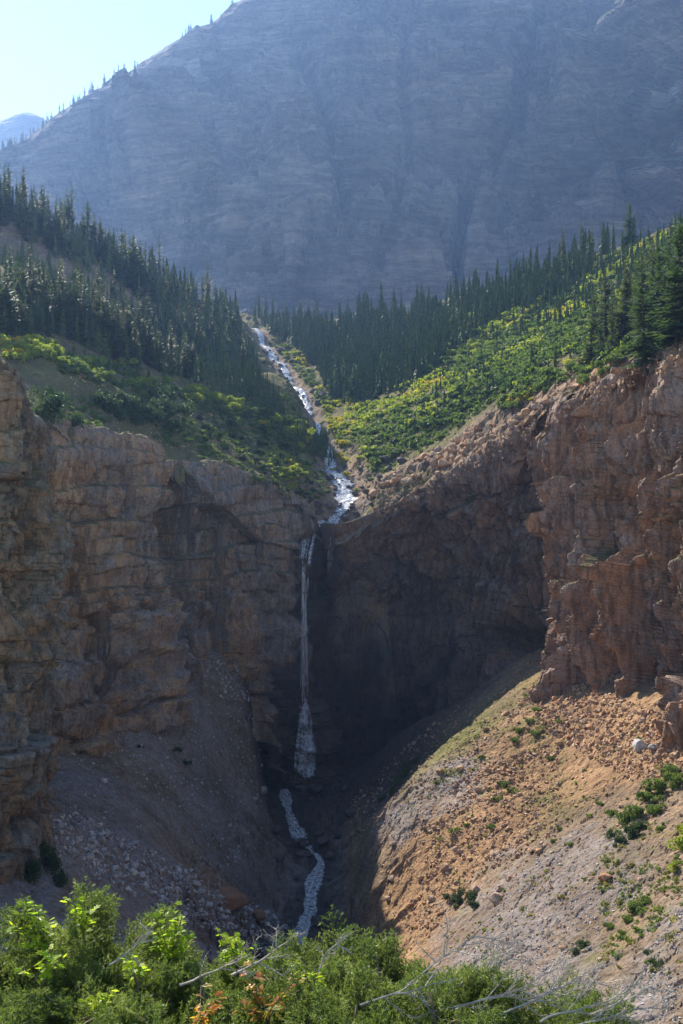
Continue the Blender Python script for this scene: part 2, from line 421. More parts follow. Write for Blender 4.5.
# soil masks
grassy = np.clip(.62 + .9 * r1 + .4 * Rb - .4, 0, 1) * (1 - .75 * rocky) + .15 * Rb
right = pxg > 350
grassy = np.where(right, np.clip(1.0 - 1.25 * rocky + .5 * r1, 0, 1), grassy * .5 + .52)
edge_grass = right & (pxg < 430) & (rd < 9) & (rd > 1.5)
grassy = np.where(edge_grass, np.maximum(grassy, .75 + .6 * r1), grassy)
leftbare = sstep(26, 10, polydist(pxg, pyg, [(-50, 205), (60, 250), (130, 285), (200, 325)])) * (Yg > 250)
grassy = grassy * (1 - leftbare) * np.where(dst < wid + 1.5, 0, 1)
warm = np.where(right, .45 + .5 * r1, .05 + .2 * leftbare)
purple = np.where(right, .25 - .3 * r1, .12 + .3 * r1)
V = np.c_[X.ravel(), Yg.ravel(), Z.ravel()]; Fc = grid_faces(*X.shape)
keep = inside.ravel()[Fc].all(1); Fc = Fc[keep]
me = make_mesh('upper_valley_ground', V, Fc, [M['ground']], attrs=dict(grass=grassy.ravel(), warm=warm.ravel(), purple=purple.ravel()))
ground_up = tag(link('valley_ground', me), kind='structure')
bvh_up = BVHTree.FromPolygons(V.tolist(), Fc.tolist())

# ---- lower gorge floor and talus cones
low_pts = [P(*q) for q in [
 (283,788,193),(297,835,173),(318,862,160),(311,905,146),(300,945,132),(290,1000,112),(270,1080,90),
 (-60,775,130),(45,746,136),(100,728,145),(160,706,155),(182,672,170),(210,656,177),(252,652,186),(256,712,189),(288,782,199),(318,784,199),(300,775,206),(340,776,210),(400,756,216),(440,738,208),(480,706,198),(520,662,191),(550,655,176),
 (100,790,122),(150,800,134),(200,740,160),(235,800,160),(262,850,150),(230,885,132),(150,860,112),(60,820,100),(100,860,104),(255,925,126),
 (10,880,84),(60,905,82),(150,930,84),(100,980,60),(200,1000,72),(300,1060,62),(-60,900,70),
 (560,676,148),(602,694,133),(645,706,120),(700,726,107),(785,775,91),(920,845,70),
 (545,668,154),(490,712,148),(430,762,140),(395,800,134),(365,838,128),(372,880,120),(390,925,110),(400,960,98),(380,1010,84),
 (500,800,118),(450,860,112),(560,760,124),(620,760,112),(683,780,98),(600,850,90),(683,860,78),(500,900,94),(560,960,72),(650,950,62),(683,1010,50),(620,1040,50),(750,1000,44),(500,1040,60),(780,880,60)]]
low_pts += [P(*q) for q in [(470,730,168),(420,775,170),(370,830,158),(345,865,148),(335,900,138),(340,940,122),(400,735,190),(340,800,185)]]
low_pts += [(-30, 15, -18), (0, 15, -20), (30, 15, -14), (-60, 40, -14), (70, 50, -10), (100, 80, -8), (100, 160, -10), (-80, 80, -20), (-80, 200, -20), (80, 215, -20), (0, 235, -38), (0, 40, -30), (-25, 40, -24)]
lower = RBF(low_pts, 4.0)
xs = np.arange(-62, 92, .33); ys = 14 * np.exp(np.arange(0, math.log(226 / 14), .0034))
pxs = np.arange(-330, 1100, 1.9)
X, Yg = np.meshgrid((pxs - CX) / F_PX, ys); X = X * Yg
Z = lower(X, Yg); PT = np.c_[X.ravel(), Yg.ravel(), np.zeros(X.size)]
pxg = X / Yg * F_PX + CX; pyg = CY - Z / Yg * F_PX
st_low = PA([(300,772,204),(290,780,197),(283,790,192),(290,815,181),(297,835,173),(310,850,165),(320,862,160),(312,885,152),(311,905,146),(300,945,132),(290,1000,112)])
dst = polydist(X, Yg, [(p[0], p[1]) for p in st_low])
r1 = fbm(PT, 14, 4, 43).reshape(X.shape); r2 = fbm(PT, 3.0, 5, 45, .55).reshape(X.shape)
_, _, Rb = worley(PT, (1.6, 1.6, 1.6), 51); Rb = Rb.reshape(X.shape)
_, _, Rc = worley(PT, (.6, .6, .6), 61); Rc = Rc.reshape(X.shape)
bed = sstep(16, 5, dst)
F1, F2, Rr = worley(PT, (5, 5, 5), 71); Rr = Rr.reshape(X.shape)
# rills run down the right hand cone
u = (X - 28) * .80 + (Yg - 150) * .60; rill = fbm(np.c_[(X.ravel() * .25), (Yg.ravel() * .9 - X.ravel() * .25), X.ravel() * 0], 2.0, 4, 47, ridged=True).reshape(X.shape)
Z = Z + r1 * .9 + r2 * .35 + Rb * .22 + Rc * .12 + bed * (Rr * 3.2 + Rb * 1.2 - 1.8) * sstep(1.0, 3.5, dst) - 1.0 * sstep(2.5, .8, dst) - rill * .18
_, zs_ = linez(X, Yg, st_low); w_ = sstep(9, 2.0, dst); Z = Z * (1 - w_) + w_ * (zs_ - .3 + (Rb - .5) * 1.0 * sstep(.8, 3, dst) + .12 * dst)
# scree stripes
right = pxg > 345
d_or = polydist(pxg, pyg, [(560, 690), (640, 740), (540, 760), (480, 800), (450, 850), (430, 900), (400, 960)])
d_pu = np.minimum(polydist(pxg, pyg, [(600, 870), (530, 900), (480, 950), (560, 960)]) - 10, polydist(pxg, pyg, [(400, 815), (455, 775)]) + 14)
d_pu = np.minimum(d_pu, polydist(pxg, pyg, [(683, 930), (640, 1000), (600, 1080)]) + 12)
warm = np.where(right, .35 + .6 * sstep(85, 10, d_or) + .35 * r1, .12 + .3 * r1)
purple = np.where(right, .72 * sstep(75, 20, d_pu) - .08 + .3 * r2, .5 + .4 * r1)
grs = np.where(right, .42 * sstep(20, 3, polydist(pxg, pyg, [(400, 785), (450, 745), (520, 690), (548, 670)])) + .5 * sstep(60, 10, polydist(pxg, pyg, [(470, 760), (520, 720), (560, 830), (640, 850), (600, 960)])) * (.5 + r1) + .25 * (Rb > .7), .08)
wet_shade_gr = sstep(5.5, 2, dst + 4 * r1 + 2 * r2)
q_ = np.hypot((X - (350 - CX) / F_PX * 205) / 27, (Yg - 203) / 34) + .35 * r1  # spray ground round the fall, widened to paint shade over the scree
wet_shade_gr = np.maximum(wet_shade_gr, sstep(1.15, .65, q_))
V = np.c_[X.ravel(), Yg.ravel(), Z.ravel()]; Fc = grid_faces(*X.shape)
me = make_mesh('gorge_floor_ground', V, Fc, [M['ground']], attrs=dict(grass=grs.ravel(), warm=warm.ravel(), purple=purple.ravel(), wet=np.maximum(wet_shade_gr, 0).ravel()))  # wet also carries the shade painted over the scree
ground_low = tag(link('gorge_ground', me), kind='structure')
bvh_low = BVHTree.FromPolygons(V.tolist(), Fc.tolist())

# ---- near bank the photographer stands on
xs = np.linspace(-30, 30, 240); ys = np.linspace(-25, 24, 240)
X, Yg = np.meshgrid(xs, ys)
Z = np.where(Yg < 9.5, -1.72 - .30 * Yg.clip(0), -4.57 - (Yg - 9.5) * 1.15)
PT = np.c_[X.ravel(), Yg.ravel(), np.zeros(X.size)]
Z = Z + .12 * fbm(PT, 1.6, 4, 81).reshape(X.shape)
V = np.c_[X.ravel(), Yg.ravel(), Z.ravel()]; Fb = grid_faces(*X.shape)
o1 = np.ones(X.size)
tag(link('bank_ground', make_mesh('near_bank_ground', V, Fb, [M['ground']], attrs=dict(grass=o1 * .55, warm=o1 * .2, purple=o1 * .2))), kind='structure')
bvh_near = BVHTree.FromPolygons(V.tolist(), Fb.tolist())

# ---- cliffs
def blocks(p, size, seed, tilt=1.0, ang=.5, dip=.08):
    """jointed rock: blocks cut by two upright joint sets and the bedding, each block with its own offset and tilt"""
    w = [fbm(p, tuple(4.0 * s for s in size), 3, seed + k) * .8 for k in range(3)]
    x = p[:, 0] * math.cos(ang) + p[:, 1] * math.sin(ang); y = -p[:, 0] * math.sin(ang) + p[:, 1] * math.cos(ang)
    c2 = (p[:, 2] + dip * p[:, 0]) / size[2] + w[2]
    i2 = np.floor(c2).astype(np.int64); z0 = np.zeros_like(i2)
    c0 = x / size[0] + w[0] + _h(i2, z0, z0, seed + 5); c1 = y / size[1] + w[1] + _h(i2, z0 + 3, z0, seed + 6)
    i0 = np.floor(c0).astype(np.int64); i1 = np.floor(c1).astype(np.int64)
    c2b = c2 + .0 * c0
    # about a third of the blocks are joined with their neighbour
    i0 = np.where(_h(i0, i1, i2, seed + 7) < .35, i0 - 1, i0); 
    r = _h(i0, i1, i2, seed + 8)
    g = [(_h(i0, i1, i2, seed + 9 + k) - .5) for k in range(3)]
    f = [c0 - np.floor(c0) - .5, c1 - np.floor(c1) - .5, c2b - i2 - .5]
    e = np.minimum(np.minimum(.5 - np.abs(f[0]), .5 - np.abs(f[1])), .5 - np.abs(f[2]))
    return r - .5 + tilt * (g[0] * f[0] + g[1] * f[1] + g[2] * f[2] * 1.5), e

def rock_disp(p, amp=1.0, flute=1.0, ledge=1.0, seed=0, bed=(4.5, 4.5, 6.5)):
    w = np.stack([fbm(p, 7, 3, seed + 1), fbm(p, 7, 3, seed + 2), fbm(p, 7, 3, seed + 3)], -1) * 2.6
    q = p + w
    q = p + w * .35
    b1, e1 = blocks(q, tuple(b * 2.1 for b in bed), seed + 5, 1.5, .5)
    b2, e2 = blocks(q, tuple(b * .7 for b in bed), seed + 25, 1.3, .9)
    b3, e3 = blocks(p, tuple(b * .22 for b in bed), seed + 45, 1.2, .2)
    F1, F2, R1, T1 = worley(q, tuple(b * 1.3 for b in bed), seed + 6, True)
    d = 1.9 + b1 * 4.2 + b2 * 1.7 + b3 * .42 + T1 * 3.0
    d -= .5 * sstep(.05, 0, e1) + .25 * sstep(.06, 0, e2)
    d += 3.4 * fbm(p, (13, 13, 26), 4, seed + 8)
    d += flute * 1.1 * fbm(p, (3.4, 3.4, 15.0), 4, seed + 9, ridged=True) * (.3 + 1.4 * sstep(-.3, .3, fbm(p, 12, 2, seed + 12)))
    L = p[:, 2] / 5.0 + .9 * fbm(p, 28, 3, seed + 10); fr = L - np.floor(L)
    d += ledge * 1.2 * (sstep(0, .8, fr) - sstep(.85, 1, fr))
    d += .10 * fbm(p, .7, 4, seed + 11)
    return amp * (d - 1.9)

def wet_shade(p):
    """rock wetted by the fall and its spray, plus painted shade in the alcove"""
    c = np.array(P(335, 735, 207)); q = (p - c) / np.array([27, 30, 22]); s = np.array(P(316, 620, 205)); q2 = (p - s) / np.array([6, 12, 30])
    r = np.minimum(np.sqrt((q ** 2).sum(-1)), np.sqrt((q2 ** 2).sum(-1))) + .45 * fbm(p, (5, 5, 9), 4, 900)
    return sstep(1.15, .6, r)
def build_cliff(name, ctrl, ss, st, mat, amp, flute, ledge, seed, calm_fn=None, nblur=6, bed=(4.5, 4.5, 6.5), toward=(0, 0, 0), carve=()):
    # roll back over the rim and run on down under the ground
    n = np.zeros_like(ctrl[0]); tg = np.gradient(ctrl[0], axis=0)
    n = np.stack([tg[:, 1], -tg[:, 0], tg[:, 2] * 0], -1); n /= np.linalg.norm(n, axis=-1, keepdims=True) + 1e-9
    s = np.sign(((np.array(toward) - ctrl[0]) * n).sum(-1).mean()); n *= s
    top = ctrl[0] - n * 6.5 + np.array([0, 0, -3.0]); lip = ctrl[0] - n * 2.2 + np.array([0, 0, -.1])
    foot = ctrl[-1] + np.array([0, 0, -16.0])
    full = np.concatenate([top[None], lip[None], ctrl, foot[None]])
    G, tr, ts = patch(full, ss, st)
    N = blur(grid_normals(G, toward), nblur)
    p = G.reshape(-1, 3)
    d = rock_disp(p, amp, flute, ledge, seed, bed).reshape(G.shape[:2])
    for (c, rad, dep) in carve:
        q = (p - np.array(c)) / np.array(rad); d = d - (dep * sstep(1.25, .2, np.sqrt((q ** 2).sum(-1)) + .25 * fbm(p, 2.5, 3, seed + 30))).reshape(d.shape)
    wt = .12 + .88 * sstep(1.6, 2.5, tr)[:, None]
    wt = wt * (1 if calm_fn is None else calm_fn(ts)[None, :])
    G2 = G + N * (d * wt)[..., None]
    lipm = (sstep(.3, 1.0, tr) * sstep(2.6, 1.9, tr))[:, None] * np.ones_like(d)
    G2[..., 2] += lipm * (.4 * vnoise(p / 2.1, seed + 40).reshape(d.shape) + .2)* (1 if calm_fn is None else calm_fn(ts)[None, :])
    N2 = grid_normals(G2, toward)
    up = N2[..., 2] if N2[..., 2].mean() > -.2 else N2[..., 2]
    g = sstep(.62, .85, up) * (G[..., 2] > -12) * .8
    Fc = grid_faces(*G.shape[:2])
    me = make_mesh(name, G2.reshape(-1, 3), Fc, [mat], attrs=dict(grass=g.ravel(), wet=wet_shade(p)))  # wet also carries the alcove's painted shade
    return link(name, me), G2.reshape(-1, 3), Fc

def calm_left(ts): return 1 - .75 * sstep(9, 10, ts + 0)
iL = slice(0, 12)
oL, VL, FL = build_cliff('left_gorge_cliff', WC[:, :13], .22, .2, M['cliff_left'], .85, .7, 1.0, 100, lambda ts: 1 - .6 * sstep(9.0, 10.0, ts), carve=[(P(177,z_,177), (1.6, 9, 6), 6) for z_ in (490, 530, 570, 610, 650)] + [(P(170, 480, 172), (3, 9, 4), 4), (P(300, 545, 201), (2.5, 8, 3), 3)])
oR, VR, FR = build_cliff('right_gorge_cliff', WC[:, 10:18], .22, .2, M['cliff_right'], .9, .9, .5, 200, lambda ts: .45 + .55 * sstep(1.2, 2.4, ts), bed=(4, 4, 9), carve=[(P(522, 645, 189), (7, 12, 3.5), 9), (P(490, 640, 193), (8, 12, 3), 5), (P(455, 655, 198), (9, 12, 4), 4)])
oB, VB, FB = build_cliff('buttress_cliff', WC[:, 17:], .17, .14, M['buttress'], 1.1, 2.0, .5, 300, bed=(3.2, 3.2, 10))
for o in (oL, oR, oB): tag(o, kind='structure')

# near rock tower at the left edge: a bluff whose corner stands in front of the wall
TW = [((-200,330,84),(-200,600,84),(-200,900,80)),
      ((-90,350,84),(-90,600,84),(-90,900,80)),
      ((-20,362,86),(-20,600,85),(-22,885,81)),
      ((2,370,88),(0,600,86),(-10,880,83)),
      ((24,396,90),(24,600,89),(6,860,87)),
      ((36,430,95),(38,600,94),(14,830,92)),
      ((38,435,104),(34,600,104),(12,790,104)),
      ((16,440,116),(12,600,116),(-8,770,116)),
      ((0,440,126),(0,600,126),(0,770,126))]
TC = PA([[c[k] for c in TW] for k in range(3)])
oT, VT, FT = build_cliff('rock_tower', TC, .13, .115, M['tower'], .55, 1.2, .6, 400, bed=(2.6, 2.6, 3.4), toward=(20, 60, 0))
tag(oT, kind='structure')
# flat top behind the tower rim
tp = [tuple(p) for p in TC[0]] + [P(-20, 352, 100), P(-120, 330, 100), (-60, 120, 14), (-70, 84, 16)]
tf = RBF(tp, 3.0)
X, Yg = np.meshgrid(np.linspace(-62, -18, 220), np.linspace(80, 132, 220))
Z = tf(X, Yg) - .5; ins = pnoly(X, Yg, [(p[0], p[1]) for p in TC[0]] + [(-62, 132), (-62, 78)])
PT = np.c_[X.ravel(), Yg.ravel(), np.zeros(X.size)]
_, _, Rr = worley(PT, (2, 2, 2), 91); Z = Z + (Rr.reshape(X.shape) - .5) * 1.0
Fc = grid_faces(*X.shape); Fc = Fc[ins.ravel()[Fc].all(1)]; V = np.c_[X.ravel(), Yg.ravel(), Z.ravel()]
link('tower_top_ground', make_mesh('tower_top_ground', V, Fc, [M['ground']], attrs=dict(grass=np.full(X.size, .5), warm=np.full(X.size, .2), purple=np.full(X.size, .2))))['kind'] = 'structure'

# ---- the great mountain wall behind
sky = [(-420,330,1300),(-300,290,1360),(-200,250,1400),(-100,200,1430),(0,152,1450),(60,116,1460),(120,78,1470),(180,40,1480),(245,-2,1500),(330,-50,1500),(430,-55,1500),(540,-32,1490),(620,-22,1480),(690,-45,1470),(800,-120,1450),(1100,-130,1400)]
cols = []
for (x, y, Yd) in sky:
    sp = 250 * math.exp(-((x - 715) / 85.0) ** 2)
    cols.append([(x + 30, y + 60, Yd + 260), (x, y, Yd - sp * .6), (x, y * .72 + 330 * .28, Yd - 110 - sp), (x, y * .45 + 330 * .55, Yd - 230 - sp * .5), (x, y * .2 + 330 * .8, Yd - 360), (x, 350, Yd - 480), (x, 400, Yd - 640)])
MC = np.swapaxes(PA(cols), 0, 1)
G, tr, ts = patch(MC, 2.4, 2.1)
N = blur(grid_normals(G), 10); p = G.reshape(-1, 3)
px0 = (G[..., 0] / G[..., 1] * F_PX + CX); py0 = CY - G[..., 2] / G[..., 1] * F_PX
wv = fbm(p, 260, 4, 500)
L = p[:, 2] / 58 + p[:, 0] / 900 + 1.2 * fbm(p, 420, 3, 505); fr = L - np.floor(L)
_, _, RA, TA = worley(p + 40 * wv[:, None], (190, 190, 240), 531, True); _, _, RB_, TB = worley(p + 15 * wv[:, None], (70, 70, 95), 533, True)
d = 110 * wv + 120 * TA + 52 * TB + 10 * RB_ + 8 * fbm(p, 60, 4, 510, ridged=True) + 4 * fbm(p, (22, 22, 60), 5, 520, .6, True)
bw = sstep(480, 260, px0.ravel()) * .8 + .2
d += 17 * bw * (sstep(0, .75, fr) - sstep(.85, 1, fr))
_, _, Rw = worley(p + 20 * wv[:, None], (46, 46, 30), 530); _, _, Rw2 = worley(p, (15, 15, 12), 540)
d += Rw * 6 + Rw2 * 2
L2 = p[:, 2] / 9 + 1.0 * fbm(p, 200, 3, 506); f2 = L2 - np.floor(L2); d += 2.6 * f2 * bw
bm1, _ = blocks(p + 30 * wv[:, None], (60, 60, 34), 580, 1.5, .3); bm2, _ = blocks(p + 12 * wv[:, None], (20, 20, 10), 590, 1.5, .8)
d += bm1 * 30 + bm2 * 8
d = d - d.mean() - 12
d = d.reshape(px0.shape)
gw = fbm(np.c_[px0.ravel(), py0.ravel(), px0.ravel() * 0], 40, 4, 550).reshape(px0.shape) * 9
def gully(line, w, dep):
    return -1.35 * dep * sstep(w * .7, 0, polydist(px0 + gw, py0 + gw * .5, line))
d += gully([(560, -40), (520, 55), (516, 128), (470, 170), (455, 250), (450, 300)], 18, 115)
d += gully([(300, 60), (330, 130), (345, 210), (350, 280)], 14, 30)
d += gully([(683, 120), (600, 150), (530, 170), (470, 230)], 22, 45)
d += gully([(420, -20), (400, 60), (410, 140), (380, 240)], 13, 26)
d += gully([(600, 0), (585, 60), (560, 110)], 12, 30)
d += -gully([(720, -40), (665, 20), (625, 62), (570, 110)], 34, 70)
d += -gully([(700, 180), (620, 220), (560, 260)], 50, 50)
damp = (.06 + .94 * sstep(1.0, 2.3, tr))[:, None]
G2 = G + N * (d * damp)[..., None]
G2[..., 2] += ((tr > .6) & (tr < 1.5))[:, None] * 5 * vnoise(p / 22, 560).reshape(d.shape)
N2 = grid_normals(G2)
gm = sstep(.32, .6, N2[..., 2] + .25 * fbm(p, 60, 3, 570).reshape(d.shape)) * sstep(420, 620, px0) * sstep(360, 100, py0)
me = make_mesh('mountain', G2.reshape(-1, 3), grid_faces(*G.shape[:2]), [M['mountain']], attrs=dict(grass=gm.ravel()))
tag(link('mountain', me), kind='structure')
bvh_mt = BVHTree.FromPolygons(G2.reshape(-1, 3).tolist(), grid_faces(*G.shape[:2]).tolist())
# faint farther peak at the left edge
cols = [[(x, y + 60, 2800), (x, y, 2700), (x, (y + 200) / 2 + 20, 2550), (x, 400, 2400)] for x, y in [(-500, 220), (-300, 190), (-150, 160), (-60, 140), (-10, 124), (18, 115), (30, 114), (44, 120), (60, 132), (110, 160), (220, 220), (400, 260)]]
MC = np.swapaxes(PA(cols), 0, 1); G, tr, ts = patch(MC, 8, 7); p = G.reshape(-1, 3); N = blur(grid_normals(G), 5)
G2 = G + N * (55 * fbm(p, 300, 6, 600, ridged=True).reshape(G.shape[:2]) * (.15 + .85 * sstep(.9, 1.8, tr))[:, None])[..., None]
tag(link('distant_mountain', make_mesh('distant_mountain', G2.reshape(-1, 3), grid_faces(*G.shape[:2]), [M['mountain']], attrs=dict(grass=np.zeros(len(p))))), kind='structure')

allV = [VL, VR, VB, VT]; allF = [FL, FR, FB, FT]
off = np.cumsum([0] + [len(v) for v in allV[:-1]])
bvh_cl = BVHTree.FromPolygons(np.concatenate(allV).tolist(), np.concatenate([f + o for f, o in zip(allF, off)]).tolist())

def hit(px, py, which):
    d = Vector(((px - CX) / F_PX, 1, (CY - py) / F_PX)).normalized()
    best = None
    for b in which:
        r = b.ray_cast(Vector((0, 0, 0)), d)
        if r[0] is not None and (best is None or r[3] < best[3]): best = r
    return best
def spot(px, py, which, block=()):
    """where the line of sight through a photo point meets the ground (None where a cliff stands in front)"""
    h = hit(px, py, which)
    if h is None: return None
    if block:
        q = hit(px, py, block)
        if q is not None and q[3] < h[3] - 1.0: return None
    return h[0], h[1]
def down(x, y, b, z=500):
    r = b.ray_cast(Vector((x, y, z)), Vector((0, 0, -1))); return r[0]
# ------------------------------------------------------------------ vegetation meshes
def R3(a, b): return a + (b - a) * rng.random()
def conifer_geo(seed, H, R, nw, nb, K, sparse=0.0):
    r = np.random.default_rng(seed); V = []; F = []; T = []
    def tri(a, b, c, t):
        i = len(V); V.extend([a, b, c]); F.append((i, i + 1, i + 2)); T.extend([t] * 3)
    for i in range(nw):
        u = (i + r.random() * .6) / nw
        z = H * (.05 + .93 * u)
        L0 = R * ((1 - u) ** .8) * (1 + .25 * math.sin(u * 17 + seed)) + .10
        for b in range(nb if u < .85 else max(3, nb - 2)):
            if r.random() < sparse: continue
            az = r.random() * 6.283; L = L0 * r.uniform(.55, 1.2)
            dr = -.55 + .85 * u + r.uniform(-.15, .15)
            dx, dy = math.cos(az), math.sin(az); sx, sy = -dy, dx
            t0 = r.random()
            def pt(s, w, dz=0):
                zz = z + dr * L * s + .28 * L * s * s + dz
                return (dx * L * s + sx * w, dy * L * s + sy * w, zz)
            for k in range(K):
                s0, s1 = k / K, (k + 1) / K
                wd = L * .42 * (1 - s0 * .75) * r.uniform(.7, 1.2) + .04
                tn = (t0 * .6 + .4 * r.random()) % 1
                dz = -.16 * L * (1 - s0) - .05
                tri(pt(s0, 0), pt(s1, 0, .02), pt(s0 + .55 / K + .12, wd, dz), tn)
                tri(pt(s0, 0), pt(s1, 0, .02), pt(s0 + .55 / K + .12, -wd, dz), tn)
            tri(pt(1 - .6 / K, .05 * L), pt(1 - .6 / K, -.05 * L), pt(1.12, 0), t0)
    tri((.05, 0, H * .95), (-.05, 0, H * .95), (0, 0, H * 1.05), .5); tri((0, .05, H * .95), (0, -.05, H * .95), (0, 0, H * 1.05), .5)
    return np.array(V), np.array(F), np.array(T)
def trunk_geo(H, r0, seg=7, bend=.0):
    V = []; F = []
    zs = [-.8, .0, .3 * H, .6 * H, .97 * H]; rs = [r0 * 1.3, r0 * 1.1, r0 * .8, r0 * .5, r0 * .08]
    for z, rr in zip(zs, rs):
        for k in range(seg): V.append((rr * math.cos(k * 6.283 / seg) + bend * z * z * .01, rr * math.sin(k * 6.283 / seg), z))
    for j in range(len(zs) - 1):
        for k in range(seg):
            a, b = j * seg + k, j * seg + (k + 1) % seg
            F += [(a, b, b + seg), (a, b + seg, a + seg)]
    return np.array(V), np.array(F)
def spire_geo(seed, H, R, tiers=12, seg=9):
    """small far conifer: ragged drooping skirts of boughs stacked up a spire"""
    r = np.random.default_rng(seed); V, Fx, T = [], [], []
    for i in range(tiers):
        u = i / tiers; z = H * (.06 + .9 * u); rad = R * (1 - u) ** .85 * r.uniform(.8, 1.15) + .08; ap = z + H * 1.55 / tiers
        c = len(V); V.append((r.normal(0, .04), r.normal(0, .04), ap)); T.append(r.random())
        a0 = r.random() * 6
        for k in range(seg * 2):
            a = a0 + k * 3.14159 / seg + r.normal(0, .08); q = rad * (r.uniform(.75, 1.2) if k % 2 == 0 else r.uniform(.3, .55))
            V.append((math.cos(a) * q, math.sin(a) * q, z - (.28 * rad if k % 2 == 0 else -.1 * rad))); T.append(T[c] * .7 + .3 * r.random())
        for k in range(seg * 2): Fx.append((c, c + 1 + k, c + 1 + (k + 1) % (seg * 2)))
    return np.array(V), np.array(Fx), np.array(T)
CROWN, TRUNK, BOTH, LOW = [], [], [], []
for i in range(9):
    for k_ in range(2): LOW.append(spire_geo(160 + i * 3 + k_, 12.0, R3(1.0, 2.6), int(rng.integers(8, 15)), 8))
    H = 12.0; Rr_ = [1.55, 1.9, 1.35, 2.2, 1.7, 1.25, 1.6, 2.5, 1.1][i]
    Vc, Fc_, Tc = conifer_geo(30 + i, H, Rr_, 34, 7, 4, .08 if i != 8 else .35)
    Vt, Ft = trunk_geo(H, .17, bend=R3(-.3, .3))
    CROWN.append(make_mesh('conifer_crown', Vc, Fc_, [M['conifer'] if i % 3 else M['conifer_olive']], attrs=dict(tone=Tc)))
    TRUNK.append(make_mesh('conifer_trunk', Vt, Ft, [M['bark']]))
    BOTH.append(make_mesh('conifer_whole', np.r_[Vc, Vt], np.r_[Fc_, Ft + len(Vc)], [M['conifer'] if i % 3 else M['conifer_olive'], M['bark']], np.r_[np.zeros(len(Fc_)), np.ones(len(Ft))], dict(tone=np.r_[Tc, np.zeros(len(Vt))])))
    LOW.append(spire_geo(60 + i, H, Rr_ * R3(.95, 1.35), 10 + i % 4))

def blob_geo(seed, n, leaf, rx=1, ry=1, rz=.8, lobes=7, spiky=0.0):
    """a shrub: leaf faces through several overlapping uneven lobes, base at z = 0"""
    r = np.random.default_rng(seed)
    cen = np.c_[r.normal(0, .42, lobes), r.normal(0, .42, lobes), r.uniform(.22, .8, lobes)]
    rad = r.uniform(.22, .50, lobes) * (1.15 - .45 * cen[:, 2])
    k = r.integers(0, lobes, n)
    d = r.normal(size=(n, 3)); d /= np.linalg.norm(d, axis=1, keepdims=True)
    c = cen[k] + d * (rad[k] * r.uniform(.45, 1.1, n) ** .6)[:, None]
    if spiky > 0:
        c[:, 2] += spiky * r.random(n) ** 3
    c[:, 2] = np.abs(c[:, 2])
    c *= (rx, ry, rz)
    a = r.normal(size=(n, 3)); a[:, 2] += .4; a /= np.linalg.norm(a, axis=1, keepdims=True)
    b = np.cross(a, r.normal(size=(n, 3))); b /= np.linalg.norm(b, axis=1, keepdims=True)
    s = leaf * r.uniform(.5, 1.3, n)[:, None]
    V = np.stack([c - a * s, c + b * s * .55, c + a * s, c - b * s * .55], 1).reshape(-1, 3)
    Fq = np.arange(4 * n).reshape(n, 4); T = np.repeat((r.random(lobes)[k] * .5 + .5 * r.random(n)) % 1, 4)
    return V, Fq, T
SHRUB = {}
def shrub_meshes(key, mat, leaf, n, spiky=0, rz=.8, cnt=4, seed=0):
    SHRUB[key] = [make_mesh(key, *blob_geo(seed + i, n, leaf, 1, 1, rz, 9, spiky)[:2], [mat], attrs=dict(tone=blob_geo(seed + i, n, leaf, 1, 1, rz, 9, spiky)[2])) for i in range(cnt)]
shrub_meshes('shrub', M['bush_green'], .085, 1500, seed=200)
shrub_meshes('dark_shrub', M['bush_dark'], .075, 1700, .35, .9, seed=220)
shrub_meshes('yellow_shrub', M['bush_yellow'], .09, 1000, seed=240)
shrub_meshes('lime_shrub', M['bush_lime'], .085, 1400, seed=260)

# ------------------------------------------------------------------ conifers
ALLUP = [bvh_up]; CL = [bvh_cl]
trees = []      # (y distance, pixel height, x, y, z, H, zone)
def in_poly(n, poly):
    q = np.array(poly, float); lo, hi = q.min(0), q.max(0); out = []
    while len(out) < n:
        x, y = rng.uniform(lo, hi)
        if pnoly(np.array([x]), np.array([y]), poly)[0]: out.append((x, y))
    return out
def along(line, n, jx=3, jy=3):
    l = np.array(line, float); t = rng.random(n) * (len(l) - 1); i = t.astype(int); f = (t - i)[:, None]
    return (l[i] * (1 - f) + l[i + 1] * f + rng.normal(0, 1, (n, 2)) * (jx, jy)).tolist()
def plant(pts, h0, h1, zone, mind=1.1):
    for x, y in pts:
        s = spot(x, y, ALLUP, CL)
        if s is None: continue
        p = s[0]
        if any((p.x - q[2]) ** 2 + (p.y - q[3]) ** 2 < mind ** 2 for q in trees): continue
        if polydist(np.array([p.x]), np.array([p.y]), st2)[0] < (2.6 if p.y < 260 else 3.6): continue
        H = rng.uniform(h0, h1) * (1 + .45 * (rng.random() ** 4)); trees.append((p.y, H / p.y * F_PX, p.x, p.y, p.z, H, zone))
rdg = [(-15, 205), (20, 216), (60, 240), (100, 262), (150, 286), (200, 310), (240, 330)]
plant(along(rdg, 170, 3, 4), 8, 14, 'ridge')
plant(along([(x, y + 10) for x, y in rdg], 90, 5, 6), 7, 13, 'ridge')
plant(in_poly(80, [(0, 318), (0, 295), (60, 300), (150, 325), (230, 350), (300, 410), (280, 418), (200, 380), (120, 358), (60, 335)]), 8, 12, 'left')
plant(in_poly(900, [(0, 335), (0, 292), (60, 300), (150, 322), (230, 338), (270, 385), (300, 418), (280, 425), (200, 384), (120, 364), (60, 338)]), 4, 9.5, 'left', .8)
plant(in_poly(170, [(215, 385), (270, 395), (300, 410), (331, 444), (329, 452), (300, 446), (250, 420)]), 2.2, 4.6, 'left', .7)
plant(along([(60, 352), (120, 372), (200, 392), (260, 410)], 26, 6, 4), 2, 4, 'left')
